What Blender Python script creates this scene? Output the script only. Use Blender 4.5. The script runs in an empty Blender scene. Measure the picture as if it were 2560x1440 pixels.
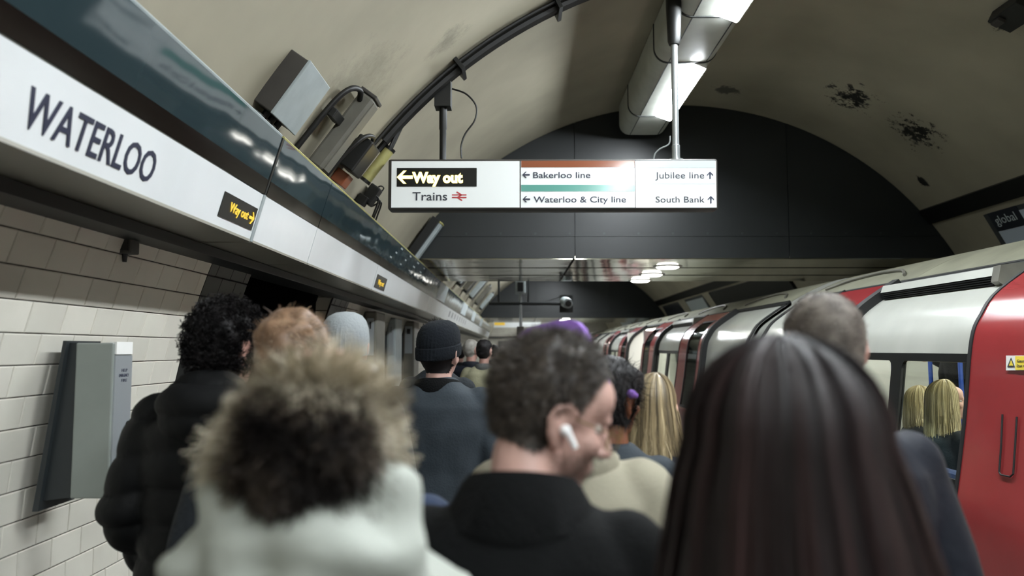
import bpy, bmesh, math, random
import numpy as np
from mathutils import Vector, Matrix, noise
random.seed(7)
SC = bpy.context.scene
COL = SC.collection
PI = math.pi
# ------------------------------------------------------------------ camera
F = 1990.0
EYE = Vector((0, 0, 1.65))
TH = math.atan(152 / F); YAW = math.atan(10 / F)
cd = bpy.data.cameras.new('camera'); cam = bpy.data.objects.new('camera', cd); COL.objects.link(cam)
cam.location = EYE; cam.rotation_euler = (PI / 2 + TH, 0, YAW)
cd.sensor_width = 36; cd.lens = F / 2560 * 36; cd.clip_start = .02; cd.clip_end = 200
cd.dof.use_dof = True; cd.dof.focus_distance = 4.6; cd.dof.aperture_fstop = 2.0
SC.camera = cam
# ------------------------------------------------------------------ light and exposure
w = bpy.data.worlds.new('world'); SC.world = w; w.use_nodes = True
w.node_tree.nodes['Background'].inputs[0].default_value = (.01, .011, .012, 1)
w.node_tree.nodes['Background'].inputs[1].default_value = .2
vs = SC.view_settings
vs.view_transform = 'Standard'; vs.look = 'None'; vs.gamma = 1; vs.use_curve_mapping = False
vs.exposure = 0.0
LAMP = 138.0          # radiance of the platform luminaires
# ------------------------------------------------------------------ geometry of the place
CX, CZ, R = 2.05, .715, 4.0      # axis and radius of the platform tunnel
_f = Vector((-math.sin(YAW) * math.cos(TH), math.cos(YAW) * math.cos(TH), math.sin(TH)))
_r = Vector((math.cos(YAW), math.sin(YAW), 0)); _u = _r.cross(_f)
def ray(px, py): return _f + _r * ((px - 1280) / F) - _u * ((py - 720) / F)
def at(px, py, Y): d = ray(px, py); return EYE + d * (Y / d.y)
def vt(px, py):
    d = ray(px, py); A = d.x**2 + d.z**2; B = 2 * (d.x * -CX + d.z * (EYE.z - CZ)); c = CX**2 + (EYE.z - CZ)**2 - R * R
    return EYE + d * ((-B + math.sqrt(B * B - 4 * A * c)) / (2 * A))
def arc(phi, r=R): return (CX - r * math.cos(phi), CZ + r * math.sin(phi))     # phi 0 = left spring, pi = right
def phi_of(p): return math.atan2(p.z - CZ, CX - p.x)
# ------------------------------------------------------------------ materials
def lin(c):
    if isinstance(c, str): c = [int(c[i:i + 2], 16) / 255 for i in (0, 2, 4)]
    return tuple((x / 12.92 if x <= .04045 else ((x + .055) / 1.055)**2.4) for x in c[:3])
MATS = {}
def mat(name, col, rough=.5, metal=0, var=None, bump=None, spec=.5, emit=None, coat=0, stretch=(1, 1, 1), rnd=0):
    m = bpy.data.materials.new(name); m.use_nodes = True; nt = m.node_tree; N = nt.nodes; L = nt.links
    b = N['Principled BSDF']; c = lin(col)
    b.inputs['Base Color'].default_value = (*c, 1); b.inputs['Roughness'].default_value = rough
    b.inputs['Metallic'].default_value = metal; b.inputs['Specular IOR Level'].default_value = spec
    b.inputs['Coat Weight'].default_value = coat
    if emit: b.inputs['Emission Color'].default_value = (*lin(emit[0]), 1); b.inputs['Emission Strength'].default_value = emit[1]
    def nz(scale, detail=4):
        tc = N.new('ShaderNodeTexCoord'); mp = N.new('ShaderNodeMapping'); mp.inputs['Scale'].default_value = stretch
        g = N.new('ShaderNodeNewGeometry'); L.new(g.outputs['Position'], mp.inputs[0])
        t = N.new('ShaderNodeTexNoise'); t.inputs['Scale'].default_value = scale; t.inputs['Detail'].default_value = detail
        L.new(mp.outputs[0], t.inputs['Vector']); N.remove(tc); return t
    src = None
    if var:
        t = nz(var[0]); mr = N.new('ShaderNodeMapRange'); mr.inputs[1].default_value = .3; mr.inputs[2].default_value = .7
        mr.inputs[3].default_value = 1 - var[1]; mr.inputs[4].default_value = 1 + var[1] * .5; L.new(t.outputs[0], mr.inputs[0])
        mx = N.new('ShaderNodeMix'); mx.data_type = 'RGBA'; mx.blend_type = 'MULTIPLY'; mx.inputs[0].default_value = 1
        mx.inputs[6].default_value = (*c, 1); L.new(mr.outputs[0], mx.inputs[7]); src = mx.outputs[2]
    if rnd:
        oi = N.new('ShaderNodeObjectInfo'); mr = N.new('ShaderNodeMapRange'); mr.inputs[3].default_value = 1 - rnd; mr.inputs[4].default_value = 1 + rnd * .4
        L.new(oi.outputs['Random'], mr.inputs[0]); mx = N.new('ShaderNodeMix'); mx.data_type = 'RGBA'; mx.blend_type = 'MULTIPLY'; mx.inputs[0].default_value = 1
        mx.inputs[6].default_value = (*c, 1)
        if src: L.new(src, mx.inputs[6])
        L.new(mr.outputs[0], mx.inputs[7]); src = mx.outputs[2]
    if src: L.new(src, b.inputs['Base Color'])
    if bump:
        t = nz(bump[0], bump[2] if len(bump) > 2 else 3); bp = N.new('ShaderNodeBump'); bp.inputs['Strength'].default_value = bump[1]; bp.inputs['Distance'].default_value = .02
        L.new(t.outputs[0], bp.inputs['Height']); L.new(bp.outputs[0], b.inputs['Normal'])
    MATS[name] = m; return m
def glass(name, tint, fac=.14):
    m = bpy.data.materials.new(name); m.use_nodes = True; nt = m.node_tree; N = nt.nodes; N.clear()
    o = N.new('ShaderNodeOutputMaterial'); t = N.new('ShaderNodeBsdfTransparent'); g = N.new('ShaderNodeBsdfGlossy'); x = N.new('ShaderNodeMixShader')
    t.inputs[0].default_value = (*lin(tint), 1); g.inputs['Roughness'].default_value = .03; x.inputs[0].default_value = fac
    for a, i in ((t, 1), (g, 2)): nt.links.new(a.outputs[0], x.inputs[i])
    nt.links.new(x.outputs[0], o.inputs[0]); return m
def strandmat(name, stops, rough=.45, tipstops=None, spec=.4):
    """hair / fur: colour runs along the strand (t) or over strands (rnd)"""
    m = bpy.data.materials.new(name); m.use_nodes = True; N = m.node_tree.nodes; L = m.node_tree.links; b = N['Principled BSDF']
    a = N.new('ShaderNodeAttribute'); a.attribute_name = 'rnd'; r = N.new('ShaderNodeValToRGB'); e = r.color_ramp.elements
    while len(e) < len(stops): e.new(.5)
    for el, (p, c) in zip(e, stops): el.position = p; el.color = (*lin(c), 1)
    L.new(a.outputs['Fac'], r.inputs[0]); L.new(r.outputs[0], b.inputs['Base Color'])
    b.inputs['Roughness'].default_value = rough; b.inputs['Specular IOR Level'].default_value = spec; return m

M = {}
def vault_mat():
    m = mat('vault_paint', 'a39d8a', .62, var=(.9, .22), bump=(6, .12)); N = m.node_tree.nodes; L = m.node_tree.links; b = N['Principled BSDF']
    src = b.inputs['Base Color'].links[0].from_socket
    g = N.new('ShaderNodeNewGeometry')
    def mask(c, half, thr, scale, soft=.03):
        sub = N.new('ShaderNodeVectorMath'); sub.operation = 'SUBTRACT'; sub.inputs[1].default_value = c; L.new(g.outputs['Position'], sub.inputs[0])
        dv = N.new('ShaderNodeVectorMath'); dv.operation = 'DIVIDE'; dv.inputs[1].default_value = half; L.new(sub.outputs[0], dv.inputs[0])
        ln = N.new('ShaderNodeVectorMath'); ln.operation = 'LENGTH'; L.new(dv.outputs[0], ln.inputs[0])
        t = N.new('ShaderNodeTexNoise'); t.inputs['Scale'].default_value = scale; t.inputs['Detail'].default_value = 8; t.inputs['Roughness'].default_value = .82; L.new(g.outputs['Position'], t.inputs['Vector'])
        ml = N.new('ShaderNodeMath'); ml.operation = 'MULTIPLY'; ml.inputs[1].default_value = .35; L.new(ln.outputs['Value'], ml.inputs[0])
        sb = N.new('ShaderNodeMath'); sb.operation = 'SUBTRACT'; L.new(t.outputs[0], sb.inputs[0]); L.new(ml.outputs[0], sb.inputs[1])
        mr = N.new('ShaderNodeMapRange'); mr.inputs[1].default_value = thr; mr.inputs[2].default_value = thr + soft; L.new(sb.outputs[0], mr.inputs[0]); return mr.outputs[0]
    a = vt(2130, 245); c2 = vt(2290, 330); d = vt(1815, 225); e = vt(2307, 455); k = vt(1120, 100); k2 = vt(880, 240); k3 = vt(2510, 60)
    cur = src
    for (p, half, thr, sc, soft, colr, s) in ((a, (.6, .7, .45), .385, 9, .03, '1b1b18', 1), (c2, (.65, .6, .5), .38, 9, .03, '191916', 1), (d, (.24, .2, .24), .27, 9, .06, '3c3c36', .8),
                                   (e, (.1, .09, .1), .2, 10, .04, '181815', 1), (k, (.25, .2, .25), .25, 5, .25, '5a574c', .5), (k2, (.5, .6, .5), .2, 3, .25, '6c685a', .5), (k3, (.2, .15, .2), .3, 7, .03, '22221e', .9)):
        f = mask(p, half, thr, sc, soft); mm = N.new('ShaderNodeMath'); mm.operation = 'MULTIPLY'; mm.inputs[1].default_value = s; L.new(f, mm.inputs[0])
        mx = N.new('ShaderNodeMix'); mx.data_type = 'RGBA'; L.new(mm.outputs[0], mx.inputs[0]); L.new(cur, mx.inputs[6]); mx.inputs[7].default_value = (*lin(colr), 1); cur = mx.outputs[2]
    L.new(cur, b.inputs['Base Color']); return m
M['vault'] = vault_mat()
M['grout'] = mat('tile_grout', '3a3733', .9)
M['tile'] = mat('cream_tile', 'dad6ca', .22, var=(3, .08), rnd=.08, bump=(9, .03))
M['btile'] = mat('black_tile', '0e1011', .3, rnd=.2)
M['tilewall'] = mat('tile_wall_far', 'a9a599', .4, var=(5, .1))
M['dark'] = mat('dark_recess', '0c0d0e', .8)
M['headwall'] = mat('slate_panel', '191d1e', .42, var=(2.5, .18), bump=(14, .04))
M['seam'] = mat('seam_black', '060707', .7)
M['bolt'] = mat('bolt_steel', '3c4040', .4, .6)
M['soffit'] = mat('soffit_metal', 'b9b7a4', .09, 1, bump=(2.2, .22, 1), var=(4, .1))
M['casing'] = mat('luminaire_casing', 'c3c6bd', .4, var=(5, .12))
M['strap'] = mat('luminaire_strap', '2a2c2b', .5)
M['lamp'] = mat('lamp_diffuser', 'ffffff', .4, emit=('f4fbff', LAMP))
M['down'] = mat('downlight_lens', 'ffffff', .4, emit=('fffdf5', 14))
M['signwhite'] = mat('sign_white', 'dfe3e2', .25, emit=('eaf0f0', .16))
M['fasciaw'] = mat('fascia_white', 'dcdfe0', .16, bump=(1.7, .05, 1), var=(3, .04))
M['fascias'] = mat('fascia_slate', '2c393d', .06, bump=(2.6, .16, 1), var=(1.2, .15), spec=.5)
M['fasciab'] = mat('fascia_brown', '150f0d', .12, bump=(2.6, .12, 1), spec=.3)
M['fasciau'] = mat('fascia_underside', '8d8a7f', .3)
M['ink'] = mat('ink_navy', '1b2038', .5)
M['ink2'] = mat('ink_dark', '33363f', .5)
M['railred'] = mat('rail_red', 'b8393b', .5)
M['brown'] = mat('strip_brown', '8a5138', .12)
M['teal'] = mat('strip_teal', '5f9c90', .15)
M['silver'] = mat('strip_silver', 'a9b5b8', .15)
M['ledback'] = mat('led_back', '101210', .25)
M['led'] = mat('led_yellow', 'fff0a0', .5, emit=('ffe070', 5))
M['led2'] = mat('led_amber', 'e8c040', .5, emit=('e8c048', .4))
M['steel'] = mat('post_steel', 'a4a9aa', .3, .7)
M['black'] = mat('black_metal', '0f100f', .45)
M['cable'] = mat('cable_black', '0d0d0c', .5)
M['jboxd'] = mat('box_brown_grey', '3a3733', .55, var=(8, .2))
M['jboxl'] = mat('box_light_grey', '9aa3a4', .5, var=(8, .12))
M['spkr'] = mat('speaker_grey', '67655c', .5, var=(7, .2))
M['yellowg'] = mat('conduit_yellow', 'a7a267', .5, var=(20, .15))
M['twhite'] = mat('train_white', 'b9bab2', .22, var=(2.2, .1), coat=.3)
M['troof'] = mat('train_roof', '82816f', .5, var=(3, .22), bump=(8, .05))
M['tred'] = mat('train_red', '963436', .22, var=(3, .08), coat=.4)
M['trubber'] = mat('train_rubber', '131415', .6)
M['tframe'] = mat('train_frame_black', '0f1112', .35)
M['tgrey'] = mat('train_vent_cover', 'b9b9ad', .35)
M['tint'] = mat('train_interior_white', 'd9d9d2', .5)
M['glass'] = glass('train_glass', 'f2f7f5', .08)
M['dglass'] = glass('door_glass', '9fb0ac', .22)
M['pole'] = mat('pole_blue', '2f4fa0', .35)
M['seat'] = mat('seat_blue', '26345c', .8, var=(20, .3))
M['tlight'] = mat('train_light', 'ffffff', .5, emit=('fffaf0', 22))
M['floor'] = mat('platform_floor', '55544f', .6, var=(4, .2))
M['hpgrey'] = mat('help_point_grey', '858b86', .45, var=(6, .06))
M['hpdark'] = mat('help_point_dark', '24292b', .5)
M['hpmetal'] = mat('help_point_metal', 'a9afb3', .3, .5)
M['poster'] = mat('poster_blue', 'c3cfdd', .4); M['posterw'] = mat('poster_white', 'b9c3c6', .4); M['posterd'] = mat('poster_dark', '20242e', .4)
M['pframe'] = mat('poster_frame', '3d4143', .45)
M['pred'] = mat('poster_red', '7e1420', .4)
M['yellow'] = mat('sticker_yellow', 'e8cf4a', .5); M['stickerw'] = mat('sticker_white', 'e4e4e0', .5)
M['earbud'] = mat('earbud_white', 'f2f2f2', .25); M['gold'] = mat('glasses_gold', '8a7a52', .3, .8)
M['lens'] = glass('glasses_lens', 'eef2ee', .07)
M['purple'] = mat('headband_purple', '8560b0', .8, bump=(120, .2), spec=.3); M['purpled'] = mat('headband_dark', '1d1a20', .8)
M['eyew'] = mat('eye_white', 'b8aea6', .4); M['eyed'] = mat('eye_iris', '2a1d14', .2)
M['shoe'] = mat('shoe_black', '141312', .5)

# ------------------------------------------------------------------ object helpers
WL = {}
def tag(o, label=None, cat=None, group=None, kind=None):
    if label: o['label'] = label
    if cat: o['category'] = cat
    if group: o['group'] = group
    if kind: o['kind'] = kind
    return o
def empty(name, loc, label=None, cat=None, group=None):
    o = bpy.data.objects.new(name, None); COL.objects.link(o); o.location = loc; o.empty_display_size = .05; WL[o] = Vector(loc); return tag(o, label, cat, group)
def link(name, me, m, parent=None):
    o = bpy.data.objects.new(name, me); COL.objects.link(o)
    if m and not me.materials: me.materials.append(m)
    if parent:
        o.parent = parent; off = WL.get(parent, Vector((0, 0, 0))); WL[o] = off
        if off.length > 0: me.transform(Matrix.Translation(-off))
    else: WL[o] = Vector((0, 0, 0))
    return o
class MB:
    def __init__(s): s.v = []; s.f = []
    def add(s, v, f): n = len(s.v); s.v += [tuple(p) for p in v]; s.f += [tuple(i + n for i in q) for q in f]; return s
    def box(s, lo, hi, ch=0):
        x0, y0, z0 = lo; x1, y1, z1 = hi
        return s.obox(Vector(((x0 + x1) / 2, (y0 + y1) / 2, (z0 + z1) / 2)), ((x1 - x0) / 2, (y1 - y0) / 2, (z1 - z0) / 2), Matrix.Identity(3), ch)
    def obox(s, c, h, rot, ch=0):
        if ch <= 0:
            v = [c + rot @ Vector((h[0] * a, h[1] * b, h[2] * d)) for a in (-1, 1) for b in (-1, 1) for d in (-1, 1)]
            return s.add(v, [(0, 1, 3, 2), (4, 6, 7, 5), (0, 4, 5, 1), (2, 3, 7, 6), (0, 2, 6, 4), (1, 5, 7, 3)])
        bm = bmesh.new(); bmesh.ops.create_cube(bm, size=2)
        for q in bm.verts: q.co = Vector((q.co.x * h[0], q.co.y * h[1], q.co.z * h[2]))
        bmesh.ops.bevel(bm, geom=bm.edges[:], offset=ch, segments=2, affect='EDGES', profile=.5)
        bm.verts.ensure_lookup_table()
        s.add([c + rot @ q.co for q in bm.verts], [[q.index for q in f.verts] for f in bm.faces]); bm.free(); return s
    def tube(s, pts, r, seg=8, cap=True):
        pts = [Vector(p) for p in pts]; rs = r if isinstance(r, (list, tuple)) else [r] * len(pts); rings = []; up = None
        for i, p in enumerate(pts):
            d = (pts[min(i + 1, len(pts) - 1)] - pts[max(i - 1, 0)]).normalized()
            if up is None: up = Vector((0, 0, 1)) if abs(d.z) < .9 else Vector((1, 0, 0))
            a = d.cross(up).normalized(); up = a.cross(d).normalized()
            rings.append([p + (a * math.cos(t) + up * math.sin(t)) * rs[i] for t in [2 * PI * k / seg for k in range(seg)]])
        v = [q for rg in rings for q in rg]; f = []
        for i in range(len(pts) - 1):
            for k in range(seg): f.append((i * seg + k, i * seg + (k + 1) % seg, (i + 1) * seg + (k + 1) % seg, (i + 1) * seg + k))
        if cap: f += [tuple(range(seg))[::-1], tuple((len(pts) - 1) * seg + k for k in range(seg))]
        return s.add(v, f)
    def prism(s, poly, d):          # poly: list of Vectors (planar), d: extrusion vector
        n = len(poly); d = Vector(d); v = [Vector(p) for p in poly] + [Vector(p) + d for p in poly]
        return s.add(v, [tuple(range(n)), tuple(range(n, 2 * n))[::-1]] + [(i, (i + 1) % n, n + (i + 1) % n, n + i) for i in range(n)])
    def sweep(s, poly, y0, y1, th=0, cen=None, ny=1):
        """XZ polyline swept along Y; th>0 thickens toward cen"""
        P = [Vector((a, 0, b)) for a, b in poly]; rows = []
        if th:
            inn = []
            for i, p in enumerate(P):
                t = (P[min(i + 1, len(P) - 1)] - P[max(i - 1, 0)]).normalized(); nn = Vector((t.z, 0, -t.x))
                if nn.dot(Vector((cen[0], 0, cen[1])) - p) < 0: nn = -nn
                inn.append(p + nn * th)
            P = P + inn[::-1]
        n = len(P); v = []; f = []
        for j in range(ny + 1):
            y = y0 + (y1 - y0) * j / ny; v += [Vector((p.x, y, p.z)) for p in P]
        for j in range(ny):
            for i in range(n if th else n - 1):
                k = (i + 1) % n; f.append((j * n + i, j * n + k, (j + 1) * n + k, (j + 1) * n + i))
        if th:
            h = n // 2
            for i in range(h - 1): 
                f.append((i, n - 1 - i, n - 2 - i, i + 1)); b = ny * n; f.append((b + i, b + i + 1, b + n - 2 - i, b + n - 1 - i))
        return s.add(v, f)
    def build(s, name, m, parent=None, smooth=False):
        me = bpy.data.meshes.new(name); me.from_pydata(s.v, [], s.f); me.update()
        bm = bmesh.new(); bm.from_mesh(me); bmesh.ops.recalc_face_normals(bm, faces=bm.faces[:]); bm.to_mesh(me); bm.free()
        if smooth: me.polygons.foreach_set('use_smooth', [True] * len(me.polygons)); me.set_sharp_from_angle(angle=.7)
        return link(name, me, m, parent)
def text(name, body, m, parent, o, right, up, width=None, cap=None, depth=.002, bold=0):
    c = bpy.data.curves.new(name, 'FONT'); c.body = body; c.extrude = .01; c.offset = bold; c.resolution_u = 3
    t = bpy.data.objects.new('tmp', c); COL.objects.link(t); dg = bpy.context.evaluated_depsgraph_get()
    me = bpy.data.meshes.new_from_object(t.evaluated_get(dg)); bpy.data.objects.remove(t); me.materials.clear()
    n = len(me.vertices); a = np.empty(n * 3, 'f'); me.vertices.foreach_get('co', a); a = a.reshape(-1, 3)
    x0, x1 = a[:, 0].min(), a[:, 0].max(); ch = .7
    sx = width / (x1 - x0) if width else cap / ch; sy = cap / ch if cap else sx
    nrm = Vector(right).cross(Vector(up)); A = np.array([right, up, nrm], 'f')
    a = np.stack([(a[:, 0] - x0) * sx, a[:, 1] * sy, a[:, 2] / .01 * depth], 1) @ A + np.array(o, 'f')
    me.vertices.foreach_set('co', a.astype('f').ravel()); me.update(); return link(name, me, m, parent)
def arrow(o, right, up, size, dr):      # dr: 'L','R','U'
    o = Vector(o); right = Vector(right); up = Vector(up); s = size
    P = [(-.5, 0), (-.08, .42), (.1, .42), (-.2, .1), (.5, .1), (.5, -.1), (-.2, -.1), (.1, -.42), (-.08, -.42)]
    if dr == 'R': P = [(-a, b) for a, b in P][::-1]
    if dr == 'U': P = [(b, -a) for a, b in P][::-1]
    n = right.cross(up); mb = MB(); return mb.prism([o + right * a * s + up * b * s for a, b in P], n * .003)
def frame_at(p):                        # local frame on the vault: along platform, round the arc (to the right), inward
    ph = phi_of(p); t = Vector((math.sin(ph), 0, math.cos(ph))); n = Vector((math.cos(ph), 0, -math.sin(ph)))
    return Vector((0, 1, 0)), t, n

# ================================================================== THE SETTING
Y0, Y1 = -7.0, 47.0
def arcpts(a, b, n, r=R): return [arc(a + (b - a) * i / n, r) for i in range(n + 1)]
PF = math.asin((0 - CZ) / R); PT = math.asin((2.5 - CZ) / R)          # left wall: floor to fascia
PB = PI - math.asin((3.36 - CZ) / R)                                    # band on the track side
OP0, OP1 = 5.02, 7.3                                                    # cross passage
far = (CX - 20, 1.2)
wl = MB()
wl.sweep(arcpts(PF - .03, PT, 20), Y0, OP0, .12, far, 4); wl.sweep(arcpts(PF - .03, PT, 20), OP1, Y1, .12, far, 4)
wl.sweep(arcpts(math.asin((2.33 - CZ) / R), PT, 3), OP0, OP1, .12, far)
WALL = wl.build('wall_left', M['tilewall'], smooth=True); WALL.data.materials.clear()
def wallmat():
    m = mat('tile_wall_courses', 'a9a599', .3, var=(4, .1)); N = m.node_tree.nodes; L = m.node_tree.links; b = N['Principled BSDF']
    src = b.inputs['Base Color'].links[0].from_socket
    g = N.new('ShaderNodeNewGeometry'); sp = N.new('ShaderNodeSeparateXYZ'); L.new(g.outputs['Position'], sp.inputs[0])
    cb = N.new('ShaderNodeCombineXYZ'); L.new(sp.outputs['Y'], cb.inputs[0]); L.new(sp.outputs['Z'], cb.inputs[1])
    br = N.new('ShaderNodeTexBrick'); br.inputs['Scale'].default_value = 1; br.inputs['Mortar Size'].default_value = .004
    br.inputs['Brick Width'].default_value = .23; br.inputs['Row Height'].default_value = .125; br.inputs['Color1'].default_value = (1, 1, 1, 1); br.inputs['Color2'].default_value = (.9, .9, .9, 1); br.inputs['Mortar'].default_value = (.12, .12, .11, 1)
    L.new(cb.outputs[0], br.inputs['Vector']); mx = N.new('ShaderNodeMix'); mx.data_type = 'RGBA'; mx.blend_type = 'MULTIPLY'; mx.inputs[0].default_value = 1
    L.new(src, mx.inputs[6]); L.new(br.outputs['Color'], mx.inputs[7]); L.new(mx.outputs[2], b.inputs['Base Color']); return m
WALL.data.materials.append(wallmat())
tag(WALL, 'curved tiled platform wall on the left under the station fascia', 'wall', kind='structure')
# each tile a piece of its own
TW, THt = .2265, .1225
def tilemesh(name, w_, m_, h_=None):
    h_ = (h_ or THt) - .005; w_ = w_ - .005; b = MB(); a, c, d, e = w_ / 2, h_ / 2, .011, .003
    b.add([(-a, -c, 0), (a, -c, 0), (a, c, 0), (-a, c, 0), (-a, -c, d - e), (a, -c, d - e), (a, c, d - e), (-a, c, d - e), (-a + e, -c + e, d), (a - e, -c + e, d), (a - e, c - e, d), (-a + e, c - e, d)],
          [(0, 1, 5, 4), (1, 2, 6, 5), (2, 3, 7, 6), (3, 0, 4, 7), (4, 5, 9, 8), (5, 6, 10, 9), (6, 7, 11, 10), (7, 4, 8, 11), (8, 9, 10, 11)])
    me = bpy.data.meshes.new(name); me.from_pydata(b.v, [], b.f); me.update(); me.materials.append(m_); return me
PH0 = phi_of(vt(0, 743))               # a known bed joint
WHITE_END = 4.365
cache = {}
gb = MB(); gb.sweep(arcpts(PF, PT, 20, R - .004), .9, OP0, .003, far); 
o = gb.build('grout_bed', M['grout'], WALL, True)
gb = MB(); gb.sweep(arcpts(PF, PT, 20, R - .004), OP1, 8.6, .003, far); gb.build('grout_bed', M['grout'], WALL, True)
def lay(ya, yb, course, m_, off):
    ph = PH0 + (course + .5) * THt / R; x, z = arc(ph, R - .006)
    n = Vector((math.cos(ph), 0, -math.sin(ph))); t = Vector((-math.sin(ph), 0, -math.cos(ph))) * -1
    y = ya
    edges = [ya]; y = ya - (off % TW)
    while y < yb - .02:
        y += TW
        if y > ya + .03: edges.append(min(y, yb))
    for a, b in zip(edges, edges[1:]):
        key = (round(b - a, 3), m_.name)
        if key not in cache: cache[key] = tilemesh('tile', b - a, m_)
        o = bpy.data.objects.new('tile', cache[key]); COL.objects.link(o); o.parent = WALL
        m3 = Matrix((Vector((0, 1, 0)), t, n)).transposed()
        if m3.determinant() < 0: m3 = Matrix((Vector((0, -1, 0)), t, n)).transposed()
        o.matrix_local = Matrix.Translation((x, (a + b) / 2, z)) @ m3.to_4x4()
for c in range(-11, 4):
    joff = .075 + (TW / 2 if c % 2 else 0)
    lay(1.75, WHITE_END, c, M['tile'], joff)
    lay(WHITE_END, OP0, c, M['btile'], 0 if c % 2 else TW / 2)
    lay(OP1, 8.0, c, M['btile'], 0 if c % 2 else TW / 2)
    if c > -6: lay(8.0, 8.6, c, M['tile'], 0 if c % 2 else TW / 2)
# cross passage behind the opening
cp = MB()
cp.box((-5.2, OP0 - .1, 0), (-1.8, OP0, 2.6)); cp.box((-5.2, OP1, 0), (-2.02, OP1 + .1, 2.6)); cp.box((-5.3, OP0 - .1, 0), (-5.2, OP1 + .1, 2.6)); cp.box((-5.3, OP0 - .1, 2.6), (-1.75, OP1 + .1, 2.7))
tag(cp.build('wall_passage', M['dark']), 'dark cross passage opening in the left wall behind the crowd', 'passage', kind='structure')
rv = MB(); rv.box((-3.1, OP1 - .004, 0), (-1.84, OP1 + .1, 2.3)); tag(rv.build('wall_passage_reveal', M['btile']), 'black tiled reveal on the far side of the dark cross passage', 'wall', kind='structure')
# vault, track wall, band, end walls, floor
v = MB(); v.sweep(arcpts(PT, PB, 72), Y0, Y1, .15, (CX, 40), 6)
VAULT = tag(v.build('ceiling', M['vault'], smooth=True), 'curved cream painted tunnel vault with black flaking stains', 'ceiling', kind='structure')
v = MB(); v.sweep(arcpts(PB, PI + .42, 24), Y0, Y1, .15, (CX + 20, 1), 4)
tag(v.build('wall_right', M['vault'], smooth=True), 'curved track side wall behind the train', 'wall', kind='structure')
v = MB(); v.sweep(arcpts(PB - .005, PB + .048, 4, R - .001), Y0, Y1, .03, (CX, CZ), 1)
tag(v.build('trim_1', M['black'], smooth=True), 'black band running along the track wall above the posters', 'trim', kind='structure')
v = MB(); v.box((-2.1, Y0, -.3), (2.28, Y1, 0)); tag(v.build('floor', M['floor']), 'grey platform floor under the crowd', 'floor', kind='structure')
v = MB(); v.box((2.28, Y0, -1.0), (6.2, Y1, -.85)); v.box((2.28, Y0, -.9), (2.34, Y1, -.02)); tag(v.build('floor_track', M['dark']), 'dark track bed beneath the train', 'floor', kind='structure')
v = MB(); v.box((-2.2, Y1, -.2), (6.3, Y1 + .15, 5)); WE = tag(v.build('wall_end', WALL.data.materials[0]), 'cream tiled wall closing the far end of the platform', 'wall', kind='structure')
v = MB(); v.box((-1.05, Y1 - .06, 0), (-.2, Y1 - .005, 2.1)); v.build('doorway', M['jboxd'], WE)
v = MB(); v.box((-2.2, Y1 - .1, 2.25), (6.3, Y1 - .005, 2.38)); v.build('ledge', M['jboxd'], WE)
v = MB(); v.box((-2.2, Y0 - .15, -.2), (6.3, Y0, 5)); tag(v.build('wall_back', M['tilewall']), 'tiled wall closing the platform behind the viewer', 'wall', kind='structure')

# ------------------------------------------------------------------ bulkheads (dark slate head walls with metal slat soffits)
def bulkhead(name, y0, y1, label, slats):
    zb = 2.775
    root = empty(name, (CX, y0, zb)); tag(root, label, 'bulkhead', kind='structure')
    def ring(za, zc, xa=-9, xb=99):           # polygon of the arch between two heights and two x limits
        pl = []; n = 40
        a0 = math.asin((za - CZ) / R)
        top = min(zc, CZ + R - 1e-4); a1 = math.asin((top - CZ) / R) if zc < CZ + R else PI / 2
        L = [arc(a0 + (a1 - a0) * i / n, R - .004) for i in range(n + 1)]; Rr = [(2 * CX - x, z) for x, z in L[::-1]]
        if zc >= CZ + R: Rr = Rr[1:]
        P = L + Rr
        def clip(P, keep, inter):
            out = []
            for i in range(len(P)):
                p, q = P[i], P[(i + 1) % len(P)]
                if keep(p): out.append(p)
                if keep(p) != keep(q): out.append(inter(p, q))
            return out
        for s_, x in ((1, xa), (-1, xb)):
            P = clip(P, lambda p: s_ * (p[0] - x) >= 0, lambda p, q: (x, p[1] + (q[1] - p[1]) * (x - p[0]) / (q[0] - p[0])))
        return [Vector((x, 0, z)) for x, z in P]
    m = MB(); m.prism([p + Vector((0, y0 + .02, 0)) for p in ring(zb + .03, 9)], (0, y1 - y0 - .04, 0)); m.build('core', M['seam'], root)
    xs = [-9, .735, 3.4, 99]; g = .004
    bolts = MB()
    for (za, zc) in ((zb, 3.045), (3.05, 9)):
        for i in range(3):
            P = ring(za, zc, xs[i] + g, xs[i + 1] - g)
            if len(P) > 2: b = MB(); b.prism([p + Vector((0, y0, 0)) for p in P], (0, .022, 0)); b.build('panel', M['headwall'], root)
            b = MB()
            if len(P) > 2: b.prism([p + Vector((0, y1, 0)) for p in P], (0, -.022, 0)); b.build('rear_panel', M['headwall'], root)
    x = -1.05
    while x < 5.2:
        c = Vector((x, y0 - .004, 3.085)); b = MB(); b.tube([c, c + Vector((0, .01, 0))], .014, 8); b.build('bolt', M['bolt'], root); x += .43
    n = slats
    for i in range(n):
        a = y0 + .02 + (y1 - y0) * i / n; c = y0 - .1 + (y1 - y0) * (i + 1) / n
        xl = CX - math.sqrt(R * R - (zb - CZ)**2) + .02; xr = 2 * CX - xl
        for (p, q) in ((xl, .705), (.735, xr)):
            b = MB(); b.box((p, a, zb - .012), (q, c, zb + .03)); b.build('soffit_slat', M['soffit'], root)
    return root
BH1 = bulkhead('wall_crossbeam', 9.85, 13.2, 'near dark slate bulkhead across the tunnel with bolted panels and shiny slat soffit', 3)
BH2 = bulkhead('wall_crossbeam', 29.0, 34.0, 'distant dark slate bulkhead behind the surveillance camera', 4)
pr = empty('downlight', (0, 0, 0)); WL[pr] = Vector((0, 0, 0))
bezel = MB(); lens_ = MB()
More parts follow.
